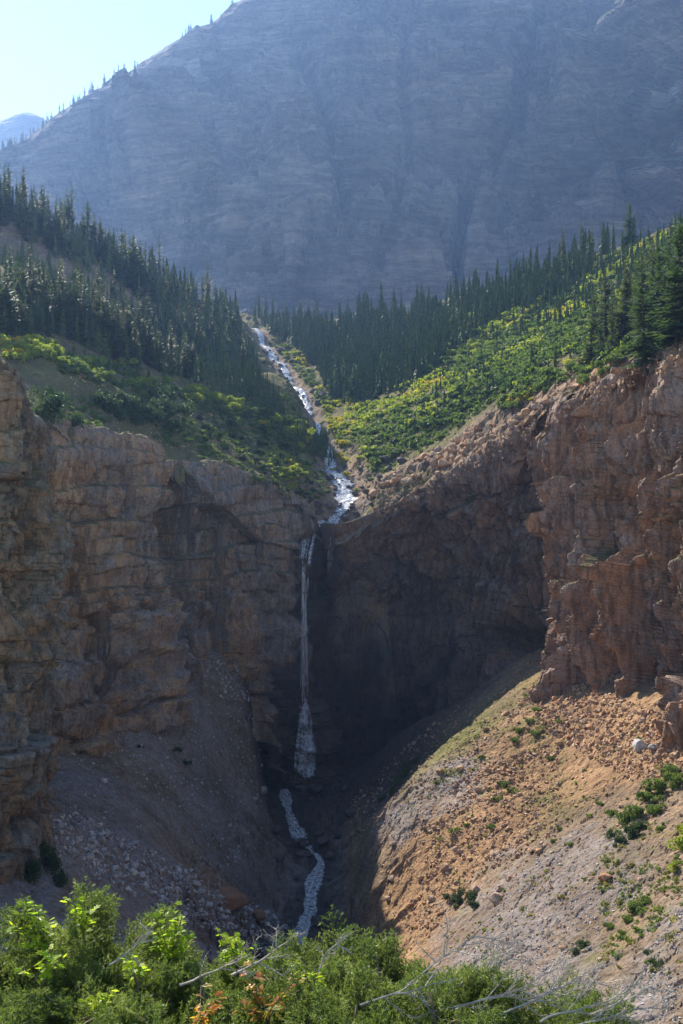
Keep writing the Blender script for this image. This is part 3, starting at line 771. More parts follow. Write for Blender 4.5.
plant(in_poly(24, [(0, 250), (60, 275), (150, 300), (200, 320), (150, 325), (60, 300), (0, 290)]), 5, 9, 'left')
plant(along([(250, 322), (300, 322), (350, 320), (400, 312), (450, 303), (500, 290), (560, 268), (600, 254), (640, 242)], 190, 4, 4), 4, 11.5, 'skyline')
plant(in_poly(2300, [(262, 328), (330, 326), (450, 312), (560, 272), (600, 262), (560, 300), (510, 312), (460, 345), (425, 375), (395, 392), (350, 404), (330, 396), (318, 372), (300, 350)]), 3.2, 8.2, 'right', .75)
plant(in_poly(130, [(425, 385), (470, 350), (560, 300), (650, 250), (690, 240), (690, 330), (600, 350), (500, 395), (440, 415)]), 1.8, 3.8, 'slope')
plant(in_poly(260, [(455, 350), (560, 285), (683, 222), (683, 265), (600, 310), (520, 340)]), 2.4, 5.5, 'slope')
plant([(x, y) for x, y in [(612, 352), (622, 345), (631, 360), (640, 346), (648, 356), (657, 350), (664, 344), (670, 352), (677, 346), (684, 350), (690, 345), (636, 332), (652, 334), (668, 332), (680, 334), (600, 358), (590, 366), (606, 345), (660, 362), (645, 366), (655, 318), (672, 322), (683, 316), (640, 322), (662, 306), (688, 330), (628, 330)]], 10, 15, 'edge', .6)
SD = (math.sin(SUN_AZ) * math.cos(SUN_EL), math.cos(SUN_AZ) * math.cos(SUN_EL), math.sin(SUN_EL))
for i, q in enumerate(trees):                       # the lower stream lies in full sun: nothing tall stands between
    H = q[5]
    for p in stream_up[7:]:
        dx, dy = q[2] - p[0], q[3] - p[1]; d = (dx * SD[0] + dy * SD[1]) / (SD[0] ** 2 + SD[1] ** 2)
        if d > 0 and math.hypot(dx - SD[0] * d, dy - SD[1] * d) < 4.5: H = min(H, (p[2] + SD[2] * d - q[4]) * .95)
    if H < q[5]: trees[i] = (q[0], max(H, 0) / q[0] * F_PX, q[2], q[3], q[4], H, q[6])
trees = [q for q in trees if q[5] > 1.6]
for x, y in along([(302, 432), (314, 442), (326, 456), (330, 463)], 34, 4, 5):    # the fold of ground that hides the stream
    s_ = spot(x, y, ALLUP, CL)
    if s_ is None: continue
    p = s_[0]; H = rng.uniform(2.6, 5.0); trees.append((p.y, H / p.y * F_PX, p.x, p.y, p.z, H, 'fold'))
trees.sort(key=lambda q: -q[1])
print('TREES', len(trees))
ZONE = {
 'fold': ('little conifer on the fold of ground that hides the stream above the waterfall', 'little conifers on the fold by the stream'),
 'ridge': ('narrow dark conifer on the crest of the left hillside against the blue mountain', 'conifers along the left hill crest'),
 'left': ('grey-green conifer in the shaded forest on the left hillside above the meadow', 'conifers of the left hillside forest'),
 'skyline': ('slender conifer on the far skyline right of the stream', 'conifers along the right skyline'),
 'right': ('dark conifer packed in the forest right of the upper stream', 'conifers of the right hand forest'),
 'slope': ('small conifer standing among the bright scrub of the right slope', 'conifers among the right slope scrub'),
 'edge': ('tall near conifer at the right edge above the red cliff', 'tall conifers above the red cliff'),
 'meadow': ('small dark fir at the rim of the left cliff beside the tower', 'small firs at the left rim')}
for k, (yy, ph, x, y, z, H, zone) in enumerate(trees[:300]):
    v = int(rng.integers(0, 9)); s = H / 12.0; lab, grp = ZONE[zone]
    if k < 110:
        o = empty('conifer_tree', (x, y, z - .25), R3(0, 6.28), s); o.rotation_euler = (rng.normal(0, .03), rng.normal(0, .03), R3(0, 6.28)); o.scale = (s * R3(.8, 1.35), s * R3(.8, 1.35), s)
        link('crown', CROWN[v], o); link('trunk', TRUNK[v], o)
    else:
        o = link('conifer_tree', BOTH[v], None, (x, y, z - .25), (0, 0, R3(0, 6.28)), s)
    tag(o, lab, 'conifer', grp)
def merged(name, items, mats, mat_of=None):
    Vs, Fs, Ts, Ms = [], [], [], []; n = 0
    for (V, Fx, T), loc, rz, s, mi in items:
        c, sn = math.cos(rz), math.sin(rz); Q = V * s; Q = Q + Q[:, 2:3] * np.array([[rng.normal(0, .03), rng.normal(0, .03), 0]])
        Q = np.c_[Q[:, 0] * c - Q[:, 1] * sn, Q[:, 0] * sn + Q[:, 1] * c, Q[:, 2]] + np.array(loc)
        Vs.append(Q); Fs.append(Fx + n); n += len(Q); Ts.append((T * .6 + rng.random()) % 1); Ms.append(np.full(len(Fx), mi))
    return make_mesh(name, np.concatenate(Vs), np.concatenate(Fs), mats, np.concatenate(Ms), dict(tone=np.concatenate(Ts)))
rest = trees[300:]
for x, y in in_poly(260, [(-300, 130), (-10, 200), (-5, 330), (-300, 300)]):      # the hillside goes on past the left edge
    s_ = spot(x, y, ALLUP, CL)
    if s_ is not None: rest.append((0, 0, s_[0].x, s_[0].y, s_[0].z, rng.uniform(5, 11), ''))
if rest:
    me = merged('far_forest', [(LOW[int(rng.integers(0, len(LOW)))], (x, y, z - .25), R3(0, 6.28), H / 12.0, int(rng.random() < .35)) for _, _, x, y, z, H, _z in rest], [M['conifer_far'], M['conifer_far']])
    tag(link('forest', me), kind='stuff')
# tiny trees on the mountain's left ridge
cnt = 0
for px in list(np.r_[rng.uniform(2, 50, 26), rng.uniform(50, 125, 24), rng.uniform(125, 235, 10)]):
    for py in np.arange(0, 330, 1.0):
        h = bvh_mt.ray_cast(Vector((0, 0, 0)), Vector(((px - CX) / F_PX, 1, (CY - py) / F_PX)).normalized())
        if h[0] is not None:
            q = h[0]; s = rng.uniform(.8, 1.7)
            tag(link('conifer_tree', BOTH[int(rng.integers(0, 9))], None, (q.x, q.y, q.z - 4), (0, 0, R3(0, 6)), s), 'tiny conifer silhouette on the left ridge of the great mountain', 'conifer', 'tiny conifers on the mountain ridge'); break

# ------------------------------------------------------------------ scrub that nobody could count
def pick(p, w):
    u = .5 + .62 * vnoise(np.array([[p.x / 11, p.y / 15, 9.1]]), 79)[0] + .30 * (rng.random() - .5)
    return int(np.searchsorted(np.cumsum(w), min(max(u, 0), .999)))
def brush(name, regions, mats, seed0):
    lib = [blob_geo(seed0 + i, 75, .26, 1, 1, .75, 5, .2) for i in range(8)]
    items = []
    for poly, n, r0, r1, w in regions:
        for x, y in in_poly(n, poly):
            s = spot(x, y, ALLUP, CL)
            if s is None: continue
            p = s[0]
            if polydist(np.array([p.x]), np.array([p.y]), st2)[0] < 3.0: continue
            if vnoise(np.array([[p.x / 7, p.y / 9, 3.3]]), 77)[0] < -.62: continue
            items.append((lib[int(rng.integers(0, 8))], (p.x, p.y, p.z - .1), R3(0, 6), r0 + (r1 * 1.5 - r0) * rng.random() ** 2, pick(p, w)))
    tag(link(name, merged(name, items, mats)), kind='stuff')
SLOPE = [(352, 418), (395, 392), (440, 352), (490, 318), (560, 280), (640, 245), (695, 222), (695, 345), (620, 358), (560, 384), (510, 402), (470, 420), (440, 440), (400, 455), (370, 470)]
brush('scrub', [
  (SLOPE, 5200, .4, 1.1, (.46, .12, .39, .03)),
  ([(440, 352), (490, 318), (600, 262), (690, 222), (690, 330), (600, 350), (520, 390), (450, 400)], 3800, .4, 1.2, (.50, .16, .32, .02)),
  ([(350, 430), (440, 400), (500, 400), (440, 440), (380, 490), (350, 500)], 160, .25, .7, (.5, .2, .25, .05)),
  ([(0, 335), (60, 350), (130, 372), (200, 395), (260, 412), (325, 446), (310, 458), (260, 430), (180, 402), (100, 380), (0, 358)], 480, .4, 1.1, (.5, .15, .32, .03)),
  ([(40, 395), (110, 395), (200, 408), (290, 445), (305, 470), (260, 470), (180, 448), (110, 430), (50, 420)], 700, .25, .7, (.55, .20, .24, .01)),
  ([(200, 425), (260, 430), (310, 460), (312, 500), (270, 485), (200, 465)], 800, .2, .5, (.45, .2, .30, .05)),
  ([(258, 342), (272, 338), (300, 350), (318, 380), (330, 400), (345, 430), (340, 452), (332, 430), (318, 400), (290, 362)], 420, .3, .8, (.42, .2, .30, .08)), ([(240, 400), (300, 392), (326, 430), (332, 465), (322, 515), (300, 500), (262, 460)], 900, .2, .6, (.5, .2, .27, .03)), ([(330, 372), (352, 400), (380, 395), (360, 430), (348, 450), (334, 430), (322, 400)], 420, .3, .8, (.5, .2, .26, .04)),
 ], [M['bush_green'], M['bush_dark'], M['bush_lime'], M['bush_yellow']], 700)

def shrub_at(pts, key, cat, lab, grp, which=(bvh_up,), z=1.0, names='shrub'):
    n = 0
    for x, y, r in pts:
        s = spot(x, y, which, CL)
        if s is None: continue
        p = s[0]; rad = r / F_PX * p.y
        o = link(names, SHRUB[key][int(rng.integers(0, 4))], None, (p.x, p.y, p.z - .12 * rad), (0, 0, R3(0, 6.28)), (rad, rad, rad * z * R3(.85, 1.2)))
        tag(o, lab(x, y, n) if callable(lab) else lab, cat, grp); n += 1
    return n
G_ = lambda line, n, jx, jy, r0, r1: [(x, y, rng.uniform(r0, r1)) for x, y in along(line, n, jx, jy)]
shrub_at(G_([(0, 342), (60, 358), (120, 378), (200, 396), (260, 415), (320, 446)], 56, 5, 4, 6, 13), 'lime_shrub', 'shrub', 'bright backlit shrub in the hedge-like band between meadow and left forest', 'bright shrubs above the meadow')
shrub_at(G_([(60, 372), (130, 388), (200, 402), (260, 422)], 26, 8, 5, 5, 11), 'shrub', 'shrub', 'green shrub just below the bright band on the left meadow', 'green shrubs below the bright band')
shrub_at([(34, 414, 19), (46, 420, 22), (60, 425, 19), (75, 430, 13), (28, 402, 14), (88, 436, 10), (52, 408, 15)], 'dark_shrub', 'juniper', 'dark spreading juniper on the rim beside the rock tower', 'dark junipers beside the rock tower', z=1.2)
shrub_at(G_([(110, 412), (140, 414), (175, 424)], 22, 9, 8, 9, 16) , 'dark_shrub', 'juniper', 'dark juniper mat in the middle of the left meadow', 'dark junipers of the middle meadow')
shrub_at(G_([(185, 435), (230, 445), (270, 460), (295, 475)], 24, 10, 8, 4, 9), 'dark_shrub', 'juniper', 'low dark juniper on the knoll left of the stream', 'low junipers on the knoll')
shrub_at([(262, 425, 7), (300, 447, 7), (306, 440, 6), (338, 458, 8), (345, 462, 7), (334, 472, 6), (342, 445, 7), (347, 476, 6)], 'yellow_shrub', 'shrub', 'yellow autumn shrub beside the stream above the waterfall', 'yellow shrubs by the stream')
shrub_at([(340, 392, 5), (334, 404, 5), (346, 426, 6), (362, 408, 6), (328, 382, 4), (352, 402, 6), (350, 410, 6), (348, 418, 5), (358, 394, 6)], 'lime_shrub', 'shrub', 'lime green shrub on the right stream bank below the forest', 'lime shrubs on the stream bank')
shrub_at(G_([(420, 375), (470, 345), (540, 305), (600, 272), (660, 240)], 60, 14, 8, 4, 8), 'lime_shrub', 'shrub', 'pale lime shrub scattered across the right slope', 'lime shrubs on the right slope')
shrub_at(G_([(512, 400), (525, 398), (535, 394)], 10, 5, 3, 5, 9) + G_([(575, 372), (600, 358)], 9, 5, 3, 5, 9) + [(528, 315, 7), (590, 330, 8), (592, 318, 6)], 'yellow_shrub', 'shrub', 'golden autumn shrub above the red cliff', 'golden shrubs above the red cliff')
shrub_at(G_([(500, 408), (540, 392), (580, 378), (620, 362), (670, 350)], 26, 8, 4, 5, 10), 'shrub', 'shrub', 'green shrub at the brink of the red cliff', 'green shrubs at the red brink')
# talus shrubs
LOWB = (bvh_low,)
def near_note(x, y, n): return 'leafy green shrub on the sunlit right talus'
shrub_at([(648, 800, 15), (662, 792, 16), (676, 784, 14), (640, 815, 13), (626, 822, 12), (655, 812, 12), (612, 816, 7), (670, 772, 10)], 'shrub', 'shrub', 'shrub in the largest green thicket of the right talus', 'thicket on the right talus', LOWB)
shrub_at([(630, 838, 12), (620, 845, 9), (640, 832, 10), (612, 838, 7)], 'dark_shrub', 'shrub', 'dark shrub just below the largest talus thicket', 'dark shrubs below the thicket', LOWB)
shrub_at([(636, 912, 12), (645, 905, 10), (628, 922, 9), (610, 928, 8), (622, 935, 6)], 'shrub', 'shrub', 'shrub below the pale block on the right talus', 'shrubs below the pale block', LOWB)
shrub_at([(682, 850, 14), (676, 868, 11), (688, 832, 12)], 'lime_shrub', 'shrub', 'bright shrub at the right edge of the talus', 'bright shrubs at the right edge', LOWB)
shrub_at([(583, 948, 9), (575, 955, 7)], 'dark_shrub', 'shrub', 'small dark shrub low on the grey scree', 'small dark shrubs low on the scree', LOWB)
shrub_at([(655, 965, 8), (648, 955, 6)], 'dark_shrub', 'shrub', 'small shrub in the lower right gully', 'small shrubs in the gully', LOWB)
shrub_at([(458, 905, 10), (468, 902, 11), (476, 908, 8), (450, 900, 7)], 'dark_shrub', 'shrub', 'round dark shrub beside the boulders in the middle of the talus', 'dark shrubs beside the talus boulders', LOWB)
shrub_at([(413, 765, 8), (406, 774, 8), (399, 784, 8), (393, 792, 6), (383, 800, 5), (418, 760, 5)], 'shrub', 'shrub', 'shrub on the crest where the talus meets the shade', 'shrubs on the talus crest', LOWB)
shrub_at([(537, 712, 8), (530, 722, 5), (536, 735, 7), (519, 732, 6), (515, 742, 6), (552, 760, 5), (560, 722, 4), (505, 786, 7), (512, 792, 6), (495, 800, 4), (456, 832, 6), (467, 826, 4), (492, 828, 6), (470, 848, 4), (553, 842, 4), (560, 830, 4), (570, 846, 5), (600, 805, 5), (607, 862, 5), (585, 880, 4), (640, 740, 5), (660, 830, 6)], 'shrub', 'shrub', near_note, 'scattered shrubs on the right talus', LOWB)
shrub_at([(152, 718, 7), (162, 722, 6), (140, 724, 5), (178, 752, 5), (185, 765, 6), (140, 748, 4)], 'dark_shrub', 'shrub', 'shaded shrub at the top of the left talus', 'shaded shrubs on the left talus', LOWB)
shrub_at([(40, 862, 16), (52, 872, 12), (30, 880, 14), (60, 885, 10)], 'dark_shrub', 'shrub', 'shaded shrub at the foot of the rock tower', 'shaded shrubs below the rock tower', LOWB, 1.3)
# tufts of grass and herbs on the talus, too many to count
lib = [blob_geo(900 + i, 50, .25, 1, 1, .6, 4, .5) for i in range(5)]
items = []
for poly, n in (([(400, 790), (545, 668), (600, 700), (683, 760), (683, 1000), (600, 960), (400, 950), (440, 870)], 420), ([(630, 770), (690, 740), (690, 900), (620, 960), (600, 900)], 260), ([(420, 765), (540, 680), (560, 720), (440, 790)], 260)):
    for x, y in in_poly(n, poly):
        s = spot(x, y, LOWB, CL)
        if s is None: continue
        p = s[0]
        if vnoise(np.array([[p.x / 4, p.y / 6, 1.3]]), 78)[0] < -.15: continue
        items.append((lib[int(rng.integers(0, 5))], (p.x, p.y, p.z - .03), R3(0, 6), rng.uniform(.12, .45), int(rng.random() < .5)))
for i_ in range(1500):                                # turf on the near bank
    x = R3(-7, 9); y = R3(3.5, 12); z = down(x, y, bvh_near, 20)
    if z is not None: items.append((lib[int(rng.integers(0, 5))], (x, y, z.z - .02), R3(0, 6), R3(.10, .24), int(rng.random() < .5)))
tag(link('herbs', merged('herbs', items, [M['bush_green'], M['grass_dry']])), kind='stuff')

# ------------------------------------------------------------------ stones
def boulder_geo(seed, n=16, flat=.75, sub=0):
    r = np.random.default_rng(seed); bm = bmesh.new()
    q = r.normal(size=(n, 3)); q /= np.linalg.norm(q, axis=1, keepdims=True); q = np.sign(q) * np.abs(q) ** .75
    q = q * np.array([1, r.uniform(.65, .95), flat * r.uniform(.8, 1.1)]) * .62
    for v in q: bm.verts.new(v)
    bmesh.ops.convex_hull(bm, input=bm.verts)
    bmesh.ops.delete(bm, geom=[v for v in bm.verts if not v.link_faces], context='VERTS')
    if sub:
        bmesh.ops.bevel(bm, geom=bm.edges[:], offset=.05, segments=1, affect='EDGES', profile=.6)
        bmesh.ops.triangulate(bm, faces=bm.faces)
        bmesh.ops.subdivide_edges(bm, edges=bm.edges[:], cuts=2, use_grid_fill=True)
        bmesh.ops.triangulate(bm, faces=bm.faces)
    else: bmesh.ops.triangulate(bm, faces=bm.faces)
    bm.verts.index_update()
    V = np.array([v.co for v in bm.verts]); Fx = np.array([[v.index for v in f.verts] for f in bm.faces]); bm.free()
    if sub:
        V = V + .05 * np.stack([fbm(V + seed, .35, 4, seed + j) for j in range(3)], -1)
    return V, Fx
BOUL = {}
for mk in ('stone_warm', 'stone_grey', 'stone_brown', 'stone_dark'):
    BOUL[mk] = []
    for i in range(5):
        V, Fx = boulder_geo(1000 + i, 15, .8, 1); BOUL[mk].append(make_mesh('boulder', V, Fx, [M[mk]], attrs=dict(tone=np.zeros(len(V)))))
def boulders(pts, mk, lab, grp, which=(bvh_low,), name='boulder', sink=.18, wide=1.0):
    for q in pts:
        x, y, r = q[:3]; s = spot(x, y, which, CL)
        if s is None: continue
        p = s[0]; rad = r / F_PX * p.y * 1.25
        o = link(name, BOUL[mk][int(rng.integers(0, 5))], None, (p.x, p.y, p.z + rad * (.35 - sink)), (R3(-.3, .3), R3(-.3, .3), R3(0, 6.28)), (rad * wide, rad, rad * R3(.75, 1)))
        tag(o, lab if isinstance(lab, str) else lab.pop(0), 'boulder', grp)
boulders([(605, 882, 12)], 'stone_warm', 'pale squared block lying alone on the grey scree of the right talus', None)
boulders([(445, 870, 8)], 'stone_warm', 'upright tan boulder left of the talus boulder pair', None)
boulders([(497, 903, 13)], 'stone_warm', 'broad tan boulder low on the talus, right of the dark round shrub', None)
boulders([(476, 892, 10)], 'stone_warm', 'tan boulder just above the dark round shrub on the talus', None)
boulders([(440, 773, 6)], 'stone_warm', 'brown boulder on the grey crest of the right talus', None)
boulders([(640, 748, 13), (654, 750, 8)], 'stone_grey', ['wide shaded boulder under the right end of the red cliff', 'pale grey boulder leaning beside the wide shaded boulder'], None)
boulders([(228, 906, 24)], 'stone_brown', 'great rust brown boulder by the stream at the foot of the left talus', None, wide=1.3)
boulders([(258, 918, 13)], 'stone_brown', 'smaller rust brown boulder right of the great one', None, wide=1.4)
boulders([(100, 842, 8)], 'stone_grey', 'pale grey boulder in the block field under the rock tower', None)
boulders([(x, y, rng.uniform(3, 7)) for x, y in [(434, 828), (441, 822), (430, 832), (456, 805), (448, 812), (462, 812), (470, 818), (438, 838), (532, 852), (526, 862), (572, 794), (530, 788), (538, 852), (577, 722), (590, 728), (560, 745), (500, 772), (555, 700), (572, 702), (586, 716), (600, 712), (611, 705), (622, 716), (640, 724), (500, 890), (510, 880), (486, 776), (478, 790), (520, 795), (544, 806), (470, 860), (455, 850), (393, 845), (388, 900), (392, 880), (485, 730), (505, 715), (520, 705), (460, 770), (620, 735), (648, 735), (660, 738), (565, 690), (580, 694), (420, 880), (410, 905), (432, 900), (640, 880), (562, 950), (600, 960), (615, 950)]], 'stone_warm', 'tan angular rock scattered on the sunlit right talus', 'tan rocks scattered on the right talus')
boulders([(x, y, 2.6 + 5 * rng.random() ** 2) for x, y in in_poly(80, [(45, 820), (75, 822), (140, 850), (210, 885), (290, 925), (200, 918), (100, 870), (50, 850)])], 'stone_grey', 'grey angular block in the shaded block field below the rock tower', 'grey blocks of the shaded block field')
boulders([(104, 783, 6), (182, 801, 4), (50, 765, 5), (262, 792, 9), (255, 800, 5), (230, 826, 3), (150, 770, 3), (200, 742, 3)], 'stone_grey', 'lone pale rock on the shaded left talus', 'lone rocks on the left talus')
boulders([(x, y, rng.uniform(5, 12)) for x, y in [(300, 790), (312, 800), (322, 815), (305, 848), (322, 846), (300, 858), (330, 858), (288, 846), (330, 880), (296, 880), (300, 900), (328, 905), (270, 815), (276, 832), (320, 835), (338, 838), (318, 925), (290, 925), (288, 778), (298, 784), (309, 780), (320, 783), (328, 776), (304, 790), (316, 792), (300, 846), (312, 852), (306, 857), (318, 848), (303, 866), (345, 790), (270, 780), (335, 778), (278, 860), (350, 815)]], 'stone_dark', 'wet dark boulder beside the stream in the bottom of the gorge', 'wet boulders of the gorge stream')
boulders([(x, y, rng.uniform(3, 9)) for x, y in [(345, 468), (338, 472), (330, 480), (335, 490), (348, 488), (355, 495), (362, 488), (370, 480), (375, 470), (385, 462), (380, 478), (368, 495), (352, 508), (322, 512), (326, 520), (314, 522), (308, 520), (330, 508), (318, 506), (312, 500), (318, 514), (305, 508), (345, 520), (356, 516), (372, 505), (322, 524), (395, 455), (402, 462), (280, 352), (292, 362), (300, 378), (312, 392), (318, 404), (322, 396), (388, 470), (360, 470), (392, 480)]], 'stone_dark', 'dark rock on the bank of the stream above the waterfall', 'dark rocks along the upper stream', (bvh_up,))
boulders([(x, y, rng.uniform(1.6, 4.2)) for x, y in along([(264, 348), (276, 364), (291, 387), (306, 408)], 22, 4, 2) + along([(331, 468), (341, 484), (346, 500), (336, 514)], 34, 7, 3)], 'stone_dark', 'small dark rock splitting the white water of the upper stream', 'small rocks in the upper stream', (bvh_up,))
boulders([(x, y, 2.5 + 7 * rng.random() ** 2) for x, y in in_poly(120, [(370, 500), (430, 480), (480, 450), (530, 415), (560, 398), (640, 362), (600, 375), (540, 405), (470, 430), (420, 460), (380, 485)])], 'stone_warm', 'broken red rock on the ledges above the right cliff', 'broken rocks above the right cliff', (bvh_up, bvh_cl))
# small stones, uncountable
SM = [boulder_geo(1100 + i, 9, .7) for i in range(6)]
def stones(name, regs, mk, which):
    items = []
    for poly, n, a, b in regs:
        for x, y in in_poly(n, poly):
            s = spot(x, y, which, CL)
            if s is None: continue
            p = s[0]; V, Fx = SM[int(rng.integers(0, 6))]
            r = (a + (b - a) * rng.random() ** 3.5) / F_PX * p.y
            A = Euler((R3(0, 3), R3(0, 3), 0)).to_matrix(); Vq = V @ np.array(A)
            items.append(((Vq, Fx, np.zeros(len(V))), (p.x, p.y, p.z + r * .12), R3(0, 6), r, 0))
    tag(link(name, merged(name, items, [M[mk]])), kind='stuff')
stones('scree_stones', [([(365, 838), (430, 765), (550, 668), (683, 722), (683, 900), (600, 960), (395, 955), (385, 890)], 2600, .7, 4.2),
   ([(550, 668), (600, 690), (683, 722), (683, 790), (600, 765), (530, 720)], 2600, 1.0, 6), ([(400, 785), (545, 672), (560, 690), (470, 760), (420, 800)], 900, .7, 3.5), ([(350, 800), (430, 725), (535, 660), (545, 668), (430, 760), (365, 835), (345, 850)], 900, .8, 4),
   ([(460, 770), (560, 740), (560, 840), (470, 880), (430, 940), (400, 930)], 2400, 1.0, 5)], 'stone_warm', LOWB)
stones('grey_scree_stones', [([(365, 838), (410, 795), (470, 770), (440, 810), (400, 850)], 500, .6, 2.5), ([(540, 850), (620, 870), (640, 900), (560, 980), (450, 960), (480, 930)], 1500, .8, 3.5), ([(683, 900), (600, 1020), (683, 1024)], 500, 1, 5),
   ([(45, 815), (80, 815), (200, 875), (300, 930), (280, 960), (180, 920), (60, 860)], 1500, 1.5, 7),
   ([(50, 740), (170, 690), (210, 660), (260, 700), (270, 850), (200, 880), (60, 820)], 1900, .6, 3.5), ([(200, 650), (258, 650), (262, 705), (230, 700)], 700, .6, 3)], 'stone_grey', LOWB)
stones('plateau_stones', [([(370, 500), (430, 470), (560, 392), (690, 345), (690, 365), (560, 420), (440, 490), (380, 520)], 1500, .8, 4.5), ([(345, 440), (420, 400), (520, 398), (430, 455), (370, 500), (345, 500)], 700, .5, 3.5), ([(60, 365), (200, 405), (300, 460), (300, 500), (160, 455), (50, 420)], 700, .5, 3)], 'stone_warm', (bvh_up, bvh_cl))

# ------------------------------------------------------------------ water
yf = min([bvh_cl.ray_cast(Vector(((x - CX) / F_PX * 200, 150, (CY - y) / F_PX * 200)), Vector((0, 1, 0)))[0].y for x in (298, 303, 308) for y in range(560, 705, 6)]) - .9
def ribbon(name, pts, widths, b, mat, lift=.22, bumps=.25, step=.35, cross=14, seed=0, extra=False):
    pts = np.array(pts, float); w = np.array(widths, float)
    ts = even_t(pts, step); c = crom(pts, ts); ww = np.interp(ts, np.arange(len(w)), w)
    tg = np.gradient(c[:, :2], axis=0); nrm = np.c_[tg[:, 1], -tg[:, 0]]; nrm /= np.linalg.norm(nrm, axis=1, keepdims=True) + 1e-9
    V = []
    for i in range(len(c)):
        jit = .55 + .9 * (vnoise(np.array([[i * step / 3.1, 0, seed]]), seed)[0] * .5 + .5); jl = .55 + .9 * (vnoise(np.array([[i * step / 2.6, 7, seed]]), seed)[0] * .5 + .5)
        for j in range(cross):
            s = (j / (cross - 1) * 2 - 1); s2 = s * ww[i] * (jit if s > 0 else jl)
            x, y = c[i, 0] + nrm[i, 0] * s2, c[i, 1] + nrm[i, 1] * s2
            h = down(x, y, b); h2 = down(x, y, bvh_cl, 30) if extra else None; z = max([c[i, 2] - 1.5] + [k.z for k in (h, h2) if k is not None])
            V.append((x, y, z, s))
    V = np.array(V); Z = V[:, 2].reshape(len(c), cross); zc = np.median(Z[:, cross // 3: 2 * cross // 3], axis=1)
    zc = np.convolve(np.r_[zc[0], zc[0], zc, zc[-1], zc[-1]], np.ones(5) / 5, 'valid')
    Zs = .35 * Z + .65 * zc[:, None]
    V3 = np.c_[V[:, :2], Zs.ravel()]
    V3[:, 2] += lift - .35 * np.abs(V[:, 3]) ** 3 + bumps * fbm(V3, .9, 3, 800 + seed) + bumps * .6 * fbm(V3, .3, 2, 810)
    return link(name, make_mesh(name, V3, grid_faces(len(c), cross), [mat], attrs=dict(edge=np.abs(V[:, 3])), smooth=True))
su = np.concatenate([stream_up, PA([(311, 531, 205.2), (305, 535, 204.2)])])
tag(ribbon('stream', su, [1.1, 1.9, 2.0, 1.7, 1.5, 1.3, 1.1, 1.6, 3.3, 3.7, 2.7, 2.2, 1.8, 1.6], bvh_up, M['stream'], .35, seed=1, extra=True), kind='structure')
tag(ribbon('gorge_stream', st_low[2:], [.9, 1.3, 1.4, .6, .5, 1.7, 1.3, .9, .6], bvh_low, M['stream'], .5, .3, .3, 10, seed=3), kind='structure')
def strands(name, groups, mat, seed):
    r = np.random.default_rng(seed); V, Fx = [], []
    for (x0, y0, z0, x1, y1, z1, n, spread0, spread1, rad) in groups:
        for k in range(n):
            a = r.normal(0, 1, 2); n_s = 40; prev = None; ph = r.random(3) * 6; u0 = r.random() * .12; u1 = 1 - r.random() * .15
            for i in range(n_s):
                u = u0 + (u1 - u0) * i / (n_s - 1)
                sp = spread0 + (spread1 - spread0) * u
                x = x0 + (x1 - x0) * u ** .6 + a[0] * sp + .10 * math.sin(u * 9 + ph[0]) * sp
                y = y0 + (y1 - y0) * u ** .6 + a[1] * sp * .5; z = z0 + (z1 - z0) * u
                rr = rad * (.5 + .8 * abs(math.sin(u * 13 + ph[1]))) * (1 - .4 * u)
                st = len(V)
                for q in range(5): V.append((x + rr * math.cos(q * 1.2566), y + rr * math.sin(q * 1.2566), z))
                if prev is not None:
                    for q in range(5): Fx.append((prev + q, prev + (q + 1) % 5, st + (q + 1) % 5, st + q))
                prev = st
    return link(name, make_mesh(name, V, Fx, [mat], smooth=True))
a0 = P(308, 533, 204.6); 
a1 = P(303, 560, yf); b1 = P(304, 706, yf)
f0 = P(316, 530, 205.6)
M['cascade'] = mat_water('cascade_spray', .40, .60, .85, (1, 1, .35), 1.6)
wf = strands('waterfall', [(*a0, *a1, 14, .42, .32, .09), (f0[0], f0[1], f0[2], *P(308, 566, yf), 8, .2, .16, .08), (*a1, *b1, 16, .14, .36, .055),
     (*P(311, 548, 204), *P(306, 600, 203.4), 6, .2, .3, .10), (*P(330, 533, 205.5), *P(329, 572, 205), 5, .25, .3, .05)], M['fall'], 5)
tag(wf, kind='structure')
